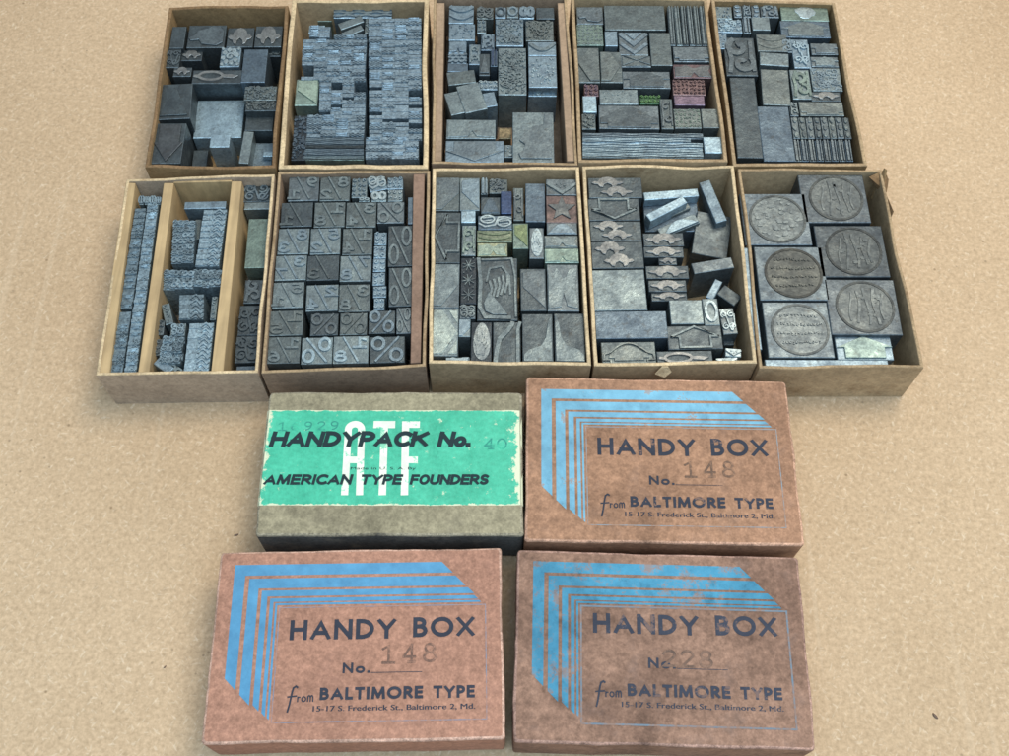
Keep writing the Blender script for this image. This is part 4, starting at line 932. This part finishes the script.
# ------------------------------------------------------------------ B8: arrows, hands and ornaments
K = 'B8'
P(K, 'a8', 76, 92, 222, 280, 'diag', 'mw', 'grey slug with a diagonal in the far left corner', face='md', rel=.5)
P(K, 'a8', 222, 94, 336, 280, 'triL', 'lt', 'pale slug with a raised triangle, far row', face='lb', rel=.5)
P(K, 'a8', 340, 96, 382, 186, 'vline', 'lt', 'narrow pale sort at the far wall', face='lb')
P(K, 'a8', 386, 100, 492, 182, 'rough', 'mw', 'rough grey ornament at the far wall', face='md', zt=23)
P(K, 'a8', 340, 204, 450, 300, 'arch', 'dk', 'dark sort with an arch left of the blue one', face='bl', rel=.5)
P(K, 'a8', 452, 172, 516, 300, 'plain', 'blue', 'blue painted upright slug')
P(K, 'a8', 522, 148, 582, 334, 'fig', 'mw', 'narrow curly sort right of the blue slug', face='md')
P(K, 'a8', 590, 128, 702, 346, 'plain', 'bl', 'plain dark blue-grey slug, far row')
P(K, 'a8', 706, 100, 884, 192, 'vee', 'md', 'chevron sort in the far right corner', face='lt')
P(K, 'a8', 706, 192, 884, 346, 'star', (.14, .105, .10), 'reddish star ornament', face='mw')
P(K, 'a8', 710, 348, 884, 414, 'arch', 'md', 'grey slug just nearer than the reddish star', face='lb', rel=.4)
P(K, 'a8', 76, 284, 228, 572, 'arrow:L', 'dk', 'dark arrow outline pointing at the left wall', face='lt')
P(K, 'a8', 230, 284, 312, 352, 'plain', 'sv', 'pale blue square spacer')
P(K, 'a8', 324, 304, 518, 386, 'ovals', 'bl', 'sort with two white ovals', face='wh')
P(K, 'a8', 232, 358, 314, 530, 'fig', 'lt', 'pale curly figure right of the arrow outline', face='gn')
P(K, 'a8', 318, 390, 518, 458, 'swag', 'ye', 'yellowish sort with a curve, just nearer than the ovals', face='og', rel=.4)
P(K, 'a8', 320, 460, 492, 536, 'wave', (.27, .29, .20), 'pale yellow-green slug behind the big framed hand', face='pg', rel=.4)
P(K, 'a8', 520, 350, 608, 495, 'triL', 'gn', 'green-tinted patterned sort', face=(.16, .20, .09), rel=.4)
P(K, 'a8', 612, 372, 696, 546, 'hand', 'md', 'small white hand in the middle of the tray', face='wh')
P(K, 'a8', 696, 418, 888, 488, 'wave', 'wm', 'farther wavy sort by the right wall', face='lt', rel=.5)
P(K, 'a8', 698, 492, 892, 574, 'wave', 'pg', 'pale green wavy sort by the right wall', face='gn', rel=.5)
P(K, 'a8', 70, 576, 222, 208, 'diag', 'md', 'grey slug with a diagonal, nearer than the arrow outline', face='lt', crop2='b8', rel=.5)
P(K, 'a8', 226, 540, 318, 184, 'stars', 'dd', 'black sort with little white stars', face='lt', crop2='b8')
P(K, 'a8', 320, 540, 548, 276, 'bighand', 'dk', 'big framed hand, the largest dark hand', face='lt', crop2='b8')
P(K, 'a8', 562, 604, 708, 226, 'triL', 'dk', 'plain dark slug right of the framed hand', face='md', crop2='b8', rel=.4)
P(K, 'a8', 712, 578, 892, 226, 'wave', 'md', 'tall pale wavy slug by the right wall', face='lt', crop2='b8', rel=.5)
P(K, 'b8', 68, 212, 216, 478, 'diag2', 'lt', 'palest greenish slug with diagonals by the left wall', face=(.34, .40, .375), rel=.5)
P(K, 'b8', 220, 190, 312, 268, 'scroll', 'md', 'small curl sort just nearer than the stars', face='lt')
P(K, 'b8', 216, 272, 284, 372, 'diag', 'lt', 'small pale sort with a diagonal', face='lb', rel=.5)
P(K, 'b8', 284, 284, 404, 516, 'hand', 'dd', 'bold white hand near the near wall', face=(.30, .34, .345))
P(K, 'b8', 408, 284, 566, 520, 'curve', 'dk', 'dark slug with one pale curve', face='lt')
P(K, 'b8', 572, 238, 748, 520, 'swoosh:-1', 'dk', 'left of the pair of dark slugs with pale sweeps', face='lt')
P(K, 'b8', 752, 236, 926, 520, 'swoosh:1', 'dk', 'right of the pair of dark slugs with pale sweeps', face='lt')
P(K, 'b8', 140, 482, 282, 520, 'wave', 'lt', 'low pale wavy sort in the near left corner', face='wh', zt=23)

# ------------------------------------------------------------------ B9: chain borders and tilted strips
K = 'B9'
P(K, 'a9', 74, 92, 378, 208, 'chain2', 'dk', 'double chain sort in the far left corner', face=(.245, .25, .245))
P(K, 'a9', 74, 210, 364, 334, 'arrow:D', 'dk', 'arrow outline pointing toward the near wall', face='lt')
P(K, 'a9', 84, 336, 374, 448, 'chain2', 'dk', 'double chain sort nearer than the arrow outline', face=(.245, .25, .245))
P(K, 'a9', 92, 450, 386, 602, 'chain2', 'dk', 'double chain sort behind the mottled silver slug', face=(.245, .25, .245))
P(K, 'a9', 384, 168, 694, 214, 'plain', 'sv', 'pale strip lying flattest of the tilted strips', rot=4, zt=20, z0=15.2, name='rule_strip', cat='metal strip')
P(K, 'a9', 388, 250, 640, 294, 'plain', 'sv', 'pale steeply slanting strip below the flattest one', rot=30, zt=21.6, z0=15.4, name='rule_strip', cat='metal strip')
P(K, 'a9', 400, 285, 660, 318, 'plain', 'wm', 'brown strip between two pale slanting strips', rot=26, zt=17, z0=15.2, name='rule_strip', cat='metal strip')
P(K, 'a9', 462, 330, 704, 388, 'arch', 'lt', 'pale strip with a curved top, slanting', rot=25, zt=19, z0=15.2, face='sv', name='rule_strip', cat='metal strip', rel=1.2)
P(K, 'a9', 384, 180, 690, 400, 'plain', 'bl', 'dark slab lying under the slanting strips', zt=15, name='rule_strip', cat='metal strip')
P(K, 'a9', 774, 104, 838, 340, 'plain', 'lb', 'pale strip leaning in the far right corner', rot=14, zt=20, tilt=(0, -8), name='rule_strip', cat='metal strip')
P(K, 'a9', 384, 402, 612, 478, 'chain', 'dk', 'single chain sort just below the slanting strips', face=(.245, .25, .245))
P(K, 'a9', 386, 480, 612, 540, 'chain', 'dk', 'single chain sort, second below the slanting strips', face=(.245, .25, .245))
P(K, 'a9', 470, 542, 574, 582, 'chain', 'dk', 'shortest chain sort at the centre', face=(.245, .25, .245))
P(K, 'a9', 660, 290, 862, 520, 'plain', 'dk', 'large dark slab tilted by the right wall', rot=-12, zt=15.5, z0=2.4, tilt=(5, 3))
P(K, 'a9', 655, 560, 890, 622, 'plain', 'md', 'grey slab across the right side', rot=10, zt=21)
P(K, 'a9', 398, 586, 640, 660, 'chain', 'dk', 'widest single chain sort at the centre', face=(.245, .25, .245))
P(K, 'b9', 384, 78, 600, 144, 'chain', 'dk', 'chain sort below the widest single chain', face=(.245, .25, .245))
P(K, 'b9', 400, 146, 604, 196, 'chain', 'dk', 'chain sort nearest the pale square slug', face=(.245, .25, .245), zt=23)
P(K, 'b9', 70, 24, 370, 254, 'plain', 'lt', 'mottled silver square slug by the left wall')
P(K, 'b9', 84, 258, 490, 412, 'plain', 'bl', 'wide plain blue-grey slug by the left wall')
P(K, 'b9', 120, 424, 428, 556, 'domeline', 'mw', 'bracket ornament in the near left corner', face='wm')
P(K, 'b9', 504, 194, 690, 330, 'plain', 'lt', 'pale square slug right of centre')
P(K, 'b9', 692, 180, 782, 332, 'ring', 'lt', 'white sort with one curl', face='wh')
P(K, 'b9', 730, 78, 776, 196, 'plain', 'lb', 'thin pale blue strip slanting right of the chains', rot=-30, zt=22, name='rule_strip', cat='metal strip')
P(K, 'b9', 776, 135, 900, 205, 'plain', 'dk', 'dark strip slanting down to the right wall', rot=-42, zt=18, name='rule_strip', cat='metal strip')
P(K, 'b9', 490, 334, 800, 468, 'arrow:U', 'dk', 'arrow outline pointing toward the far wall', face='lt')
P(K, 'b9', 432, 474, 748, 562, 'ringchain', 'dk', 'ring-shaped chain sort by the near wall', face=(.245, .25, .245))
P(K, 'b9', 790, 236, 876, 382, 'scroll', 'md', 'pale scroll sort leaning by the right wall', face='wh', rot=4, zt=21)
P(K, 'b9', 800, 380, 862, 450, 'plain', 'dk', 'dark slug low by the right wall', zt=14)
P(K, 'b9', 764, 512, 888, 556, 'vee', 'wh', 'nearer of two bright white V sorts', face='wh', zt=20, rot=4)
P(K, 'b9', 816, 460, 908, 508, 'vee', 'wh', 'farther of two bright white V sorts', face='wh', zt=21, rot=-6)

# ------------------------------------------------------------------ B10: square seal blocks
K = 'B10'
def seal(crop, x0, y0, x1, y1, label, tn, disc, style, crop2=None, zt=ZT):
    c, th, w, d = footprint(K, crop, x0, y0, x1, y1, zt, crop2); w -= .3; d -= .3; bt = zt-1.3-.5
    mb = MB(); mb.box(-w/2, -d/2, 0, w/2, d/2, bt, 0, .28, None, 1)
    o = mb.build('seal_block', METAL, None, (c.x, c.y, .0013), th+radians(RP.uniform(-.6, .6))); paint(o, tone(tn)); tag(o, label+SUF[K], 'seal block', 'square seal blocks with round faces')
    r = min(w, d)*.445; cx, cy = .03*w, 0
    f = MB(); f.prism([(cx+r*cos(i*pi/24), cy+r*sin(i*pi/24)) for i in range(48)], bt-.05, bt+.12); q = f.build('seal_disc', LEAD, o); paint(q, tone(disc))
    f = MB(); f.ribbon(arc(cx, cy, r*1.0, r*1.0, 0, 354, 60), .035*w, bt, bt+.34, True, 0, .08); q = f.build('seal_ring', LEAD, o); paint(q, tone(disc), .55)
    f = MB(); R = random.Random(hash(label) % 1000 if False else len(label)*7)
    if style == 'text':
        for i, y in enumerate((.56, .20, -.16, -.52)):
            hw = math.sqrt(max(.05, .80-y*y))*r*.95; n = max(2, int(hw/.62))
            for j in range(n):
                x = cx-hw+(j+.5)*2*hw/n; s = .95
                f.ribbon(spiral(x, cy+y*r+.25*sin(j*.5+i), s*R.uniform(.45, .7), R.uniform(0, 6), .7, R.choice((1, -1)), 6), .34, bt+.1, bt+.55+.005*(j % 7), False, 0, .05)
    elif style == 'pillars':
        for x in (-.52, -.26, .06, .36, .60):
            h = math.sqrt(max(.05, .80-x*x))*r*R.uniform(.75, .95); p = [(cx+x*r+.07*r*sin(k*.55+x*5), cy-h+2*h*k/8) for k in range(9)]
            f.ribbon(p, r*R.uniform(.05, .10), bt+.1, bt+.36+.01*R.randrange(8), False, 0, .08)
        for k in range(9): f.prism(blob(cx+R.uniform(-.6, .6)*r, cy+R.uniform(-.6, .6)*r, .10*r, .08*r, R), bt+.1, bt+.3+.02*k)
    else:
        for k in range(46):
            a, q_ = R.uniform(0, 6.28), r*.85*math.sqrt(R.random()); f.prism(blob(cx+q_*cos(a), cy+q_*sin(a), R.uniform(.06, .14)*r, R.uniform(.05, .10)*r, R), bt+.1, bt+.2+.006*k)
    q = f.build('seal_relief', LEAD, o); paint(q, tone(disc), 1.2)
seal('a10', 62, 164, 400, 424, 'bluish block with a rubbed silvery disc beside the left wall', (0.117, 0.146, 0.169), (0.128, 0.150, 0.157), 'worn')
seal('a10', 360, 68, 694, 312, 'farthest block, with upright pillar relief', (0.089, 0.108, 0.123), (0.095, 0.110, 0.115), 'pillars')
seal('a10', 136, 432, 486, 98, 'block with blackest disc and several lines', (0.109, 0.138, 0.159), (0.071, 0.078, 0.076), 'text', crop2='b10')
seal('a10', 442, 326, 790, 586, 'darkest block, by the right wall', (0.067, 0.082, 0.093), (0.068, 0.080, 0.085), 'pillars')
seal('b10', 494, -8, 852, 272, 'right-hand block with pale curved pillars, above the house arrow', (0.089, 0.108, 0.123), (0.095, 0.110, 0.115), 'pillars')
seal('b10', 178, 106, 512, 388, 'palest block with lines of worn characters, nearest the near wall', (0.128, 0.160, 0.181), (0.133, 0.156, 0.165), 'text')
P(K, 'a10', 92, 436, 132, 345, 'plain', 'lb', 'narrow pale strip along the left wall', crop2='b10', name='rule_strip', cat='metal strip')
P(K, 'b10', 176, 402, 800, 446, 'plain', 'lb', 'long pale strip along the near wall', name='rule_strip', cat='metal strip')
P(K, 'b10', 536, 276, 822, 400, 'house:U', 'lb', 'house-shaped arrow with a pale green face', face='pg', zt=22)

# ------------------------------------------------------------------ closed boxes: lid, base, print
HB = 25.76
def lid_box(root, w, d, board, edge, side=None, ch=.9, seed=1, crumple=False):
    R = random.Random(seed)
    b = MB(); b.box(-w/2+1.1, -d/2+1.1, 0, w/2-1.1, d/2-1.1, 20, 0, .3); b.build('box_base', BASEB, root)
    mb = MB(); n = 22
    def ring(off, z, wob, r):
        pts = []
        X, Y = w/2-off, d/2-off; r = max(r-off*.3, .4)
        cs = [(X-r, -Y+r, -90), (X-r, Y-r, 0), (-X+r, Y-r, 90), (-X+r, -Y+r, 180)]
        for i, (cx, cy, a0) in enumerate(cs):
            for k in range(4): a = radians(a0+30*k); pts.append((cx+r*cos(a), cy+r*sin(a)))
            nx, ny, a1 = cs[(i+1) % 4]; a = radians(a0+90); s = (cx+r*cos(a), cy+r*sin(a)); a = radians(a1); e = (nx+r*cos(a), ny+r*sin(a))
            for k in range(1, n): pts.append((s[0]+(e[0]-s[0])*k/n, s[1]+(e[1]-s[1])*k/n))
        return pts
    N_ = len(ring(0, 0, 0, 1.2)); wb = [R.gauss(0, 1) for _ in range(N_)]; wb = [(wb[i-1]+wb[i]+wb[(i+1) % N_]+wb[i-2])/4 for i in range(N_)]
    bow = [.28*sin(2*pi*i/N_*4+1)*.5 for i in range(N_)]
    def at(off, z, k):
        out = []
        for i, (x, y) in enumerate(ring(off, z, 0, 1.3)):
            l = math.hypot(x, y); zz = z
            if crumple and x > w/2-9 and y < -d/2+7: zz -= .55*max(0, 1-math.hypot(x-w/2, y+d/2)/9)*(1+R.uniform(-.5, .5)); 
            out.append((x*(1+k*wb[i]*.34/l+bow[i]/l*min(1, (HB-z)/6)), y*(1+k*wb[i]*.34/l+bow[i]/l*min(1, (HB-z)/6)), zz+k*.10*wb[(i*7) % N_]*(20 < z < HB-.2)))
        return out
    s = 2 if side else 0
    rs = [(0, 2.2, .8, s), (0, 10, .6, s), (0, HB-ch-.1, 1, s), (.28, HB-.35, 1, 1), (ch, HB, .5, 1)]
    V = [at(o, z, k) for o, z, k, _ in rs]
    for j in range(len(rs)-1): mb.loft([V[j], V[j+1]], rs[j+1][3], False)
    mb.face(V[-1], 0)
    return mb.build('box_lid', [board, edge]+([side] if side else []), root)

def L_stripe(x0, y0, t, x1, yb, cut=1.0):
    """an L of print: along the top edge to x1 and down the left edge to yb, both ends cut at 45 degrees"""
    return [(x0, y0), (x1, y0), (x1+t, y0-t), (x0+t, y0-t), (x0+t, yb-t), (x0, yb)]
def handy(key, label, center, th, number, board, edge, under, ink_k, blue, wear, dy=0.0, seed=1, crumple=False, num_y=0.0, w=99.5, d=65.4):
    root = tag(empty('lidded_box', (center[0], center[1], 0), th), label, 'box', 'lidded cardboard boxes with blue striped print')
    lid = lid_box(root, w, d, board, edge, seed=seed, crumple=crumple)
    Z = HB+.06
    dk = {'C3': .25, 'C2': .55, 'C4': .8}[key]
    mblue = mat_ink('blue_print', blue, under, wear[0], wear[1], dk=dk); minkd = mat_ink('navy_print', (.030*ink_k, .036*ink_k, .055*ink_k), under, wear[2], .5, dk=dk*.5); mst = mat_ink('stamped_ink', tuple(.36*x+.02 for x in under), under, (.50, .74) if ink_k == 1 else (.40, .66), .8)
    mb = MB(); sy = 1.0 if dy else 0.0
    # nested stripes, from the outermost inward
    for x0, y0, t, x1, yb, z in ((-44.0, 27.6, 3.9, 28.6, -11.6, 0), (-38.6, 22.6, 3.5, 33.4, -17.0, .004), (-33.9, 18.3, 2.1, 37.8, -20.4, .008), (-30.8, 15.5, 1.25, 40.0, -23.0, .012), (-28.9, 13.8, .7, 41.6, -24.6, .016)):
        mb.face([(x, y+sy, Z+z) for x, y in L_stripe(x0, y0, t, x1, yb)][::-1])
    mb.build('blue_stripes', mblue, lid)
    f = MB(); f.ribbon([(-27.3, 12.2+sy), (43.8, 12.2+sy), (43.8, -26.2), (-27.3, -26.2)], .34 if not dy else .62, None, Z+.02, True); f.build('printed_frame', mat_ink('frame_print', tuple(.55*b_+.45*u for b_, u in zip(blue, under)), under, (.42, .6), .85) , lid)
    t = MB()
    lettering(t, 'HANDY', -23.2, 13.0, .9+dy, 6.9, 1.42, Z+.03, gap=.15); lettering(t, 'BOX', 18.9, 39.9, 1.2+dy, 6.9, 1.42, Z+.03, gap=.15)
    ny = -10.5+dy
    lettering(t, 'No.', -4.6, 4.6, ny, 3.5, .78, Z+.03, gap=.16)
    t.ribbon([(5.0, ny+.1), (22.2, ny+.1)], .22, None, Z+.03)
    by = -19.2+dy*.75
    lettering(t, 'BALTIMORE', -11.8, 22.6, by, 4.1, .98, Z+.03, gap=.15); lettering(t, 'TYPE', 26.0, 39.9, by, 4.1, .98, Z+.03, gap=.13)
    # script f and small letters of "from"
    t.ribbon([(-19.2, by+4.2), (-19.9, by+4.7), (-20.7, by+4.2), (-21.1, by+2.6), (-21.7, by-1.2), (-22.3, by-3.8)], .62, None, Z+.034); t.ribbon([(-22.6, by+1.2), (-19.4, by+1.5)], .5, None, Z+.046)
    lettering(t, 'rom', -19.3, -13.8, by-.5, 3.0, .40, Z+.03, gap=.16)
    t.build('lettering', minkd, lid)
    for k in (0, 1): font_text('15-17 S. Frederick St., Baltimore 2, Md.', -13.9+.14*k, 39.9+.14*k, by-3.6, 1.75, Z+.03+.008*k, minkd, 'address_line', lid)
    s = MB(); x = 8.5 if number == '148' else 0.3
    for i, c in enumerate(number):
        o = x+i*(7.0 if number == '148' else 6.2); yq = -7.6+num_y+(.15*i if number == '148' else 0)
        lettering(s, c, o, o+(4.6 if c != '1' else 4.0), yq, 6.6 if number == '148' else 6.0, .80, Z+.10, gap=.2)
    s.build('stamped_number', mst, lid)
    return root
pinkU, brnU, dskU = (.365, .193, .136), (.325, .182, .114), (.255, .152, .109)
handy('C3', 'pink lidded box stamped 148, clean blue stripes, front left', ((-.0995-.0005+.0018-.0966)/4, (.1162+.1198+.0533+.0507)/4), .0332, '148', PINK, PINKE, pinkU, 1.0, (.085, .265, .45), ((.66, .80), .6, (.66, .80)), seed=3)
handy('C2', 'brown lidded box stamped 148, below the chain border tray', ((.0087+.1075+.1078+.0083)/4, (.1861+.1867+.1222+.1224)/4), .0006, '148', BROWNL, BROWNE, brnU, 1.0, (.165, .385, .53), ((.62, .78), .6, (.62, .78)), seed=4)
handy('C4', 'dusky lidded box stamped 228, smudged stripes, front right', ((.0054+.1056+.1039+.0047)/4, (.1187+.1167+.0527+.0527)/4), -.0118, '228', DUSK, DUSKE, dskU, 1.25, (.06, .255, .40), ((.52, .70), .75, (.58, .74)), dy=3.0, num_y=.6, seed=5, crumple=True)

# the box with the green label
c1 = ((-.0888+.0066+.007-.0881)/4, (.1788+.1804+.1241+.1219)/4)
root = tag(empty('lidded_box', (c1[0], c1[1], 0), .0171), 'grey lidded box with a wide green paper label, below the fraction tray', 'box')
lid = lid_box(root, 95.6, 56.8, GREYB, GREYE, SLATE, seed=8)
Z = HB+.05
LB = MB(); R = random.Random(5)
edge = [(-47.9, -17.1)]+[(-47.9+95.8*i/40, -17.1+R.uniform(-.12, .12)) for i in range(1, 40)]+[(47.75, -16.9), (47.75, 20.6)]+[(47.75-95.5*i/40, 20.7+R.uniform(-.12, .12)) for i in range(1, 40)]+[(-47.75, 20.8)]
LB.face([(x*.985, y, Z) for x, y in edge])
for sx in (-1, 1):   # the label folds down over both ends
    q = [(sx*47.9*.985, -17.1, Z), (sx*47.98, -17.1, HB-1.0), (sx*48.02, -17.0, 12), (sx*48.02, 20.7, 12), (sx*47.98, 20.7, HB-1.0), (sx*47.9*.985, 20.7, Z)]
    for a, b, c_, d_ in ((0, 1, 4, 5), (1, 2, 3, 4)): LB.face([q[a], q[b], q[c_], q[d_]] if sx > 0 else [q[a], q[d_] if False else q[d_], q[c_], q[b]])
lab = LB.build('green_label', mat_label(.0478, -.0170, .0207), lid)
white = mat_ink('white_print', (.72, .75, .66), (.06, .50, .31), (.58, .70), .8); black = mat_ink('black_print', (.012, .028, .034), (.06, .45, .29), (.68, .80), .6); ghost = mat_ink('faded_stamp', (.035, .26, .20), (.06, .48, .30), (.42, .60), .9)
a = MB(); Zw = Z+.04; sh = .02
wt = 3.1
a.ribbon([(-16.7, -13.2), (-16.9, 12.8)]+arc(-14.45, 12.8, 2.45, 2.2, 180, 0, 10)[1:-1]+[(-12.0, 12.8), (-11.3, -13.2)], 2.6, None, Zw)
a.ribbon([(-16.4, .6), (-12.0, .6)], 2.6, None, Zw+.012)
a.ribbon([(-7.6, 14.8), (.5, 14.8)], 2.9, None, Zw); a.ribbon([(-3.5, 14.6), (-3.0, -13.2)], 2.7, None, Zw+.012)
a.ribbon([(9.7, 14.8), (4.4, 14.8), (5.0, -13.2)], 2.7, None, Zw); a.ribbon([(5.2, .6), (9.4, .6)], 2.6, None, Zw+.012)
a.build('white_letters', white, lab)
b = MB(); lettering(b, 'HANDYPACK', -46.0, 12.6, 5.7, 6.4, 1.70, Z+.09, shear=.20, wide=GROT, gap=.07); lettering(b, 'No.', 16.2, 28.6, 5.7, 6.4, 1.75, Z+.09, shear=.20, wide=GROT, gap=.04)
lettering(b, 'AMERICAN', -46.6, -14.6, -9.2, 4.1, 1.05, Z+.09, shear=.20, wide=GROT, gap=.10); lettering(b, 'TYPE', -11.6, 3.6, -9.2, 4.1, 1.05, Z+.09, shear=.20, wide=GROT, gap=.10); lettering(b, 'FOUNDERS', 6.6, 35.2, -9.2, 4.1, 1.05, Z+.09, shear=.20, wide=GROT, gap=.10)
b.build('lettering', black, lab)
font_text('Made in U. S. A. By', -15.1, 8.8, -3.2, 1.0, Z+.09, black, 'small_line', lab, bold=0)
g = MB()
for i, c in enumerate('16929'): lettering(g, c, -43.2+i*4.9, -43.2+i*4.9+2.9, 12.2+.1*i, 3.7, .5, Z+.03)
for i, c in enumerate('40'): lettering(g, c, 33.8+i*4.7, 33.8+i*4.7+3.8, 4.8, 4.5, .6, Z+.03)
g.build('faded_number', ghost, lab)
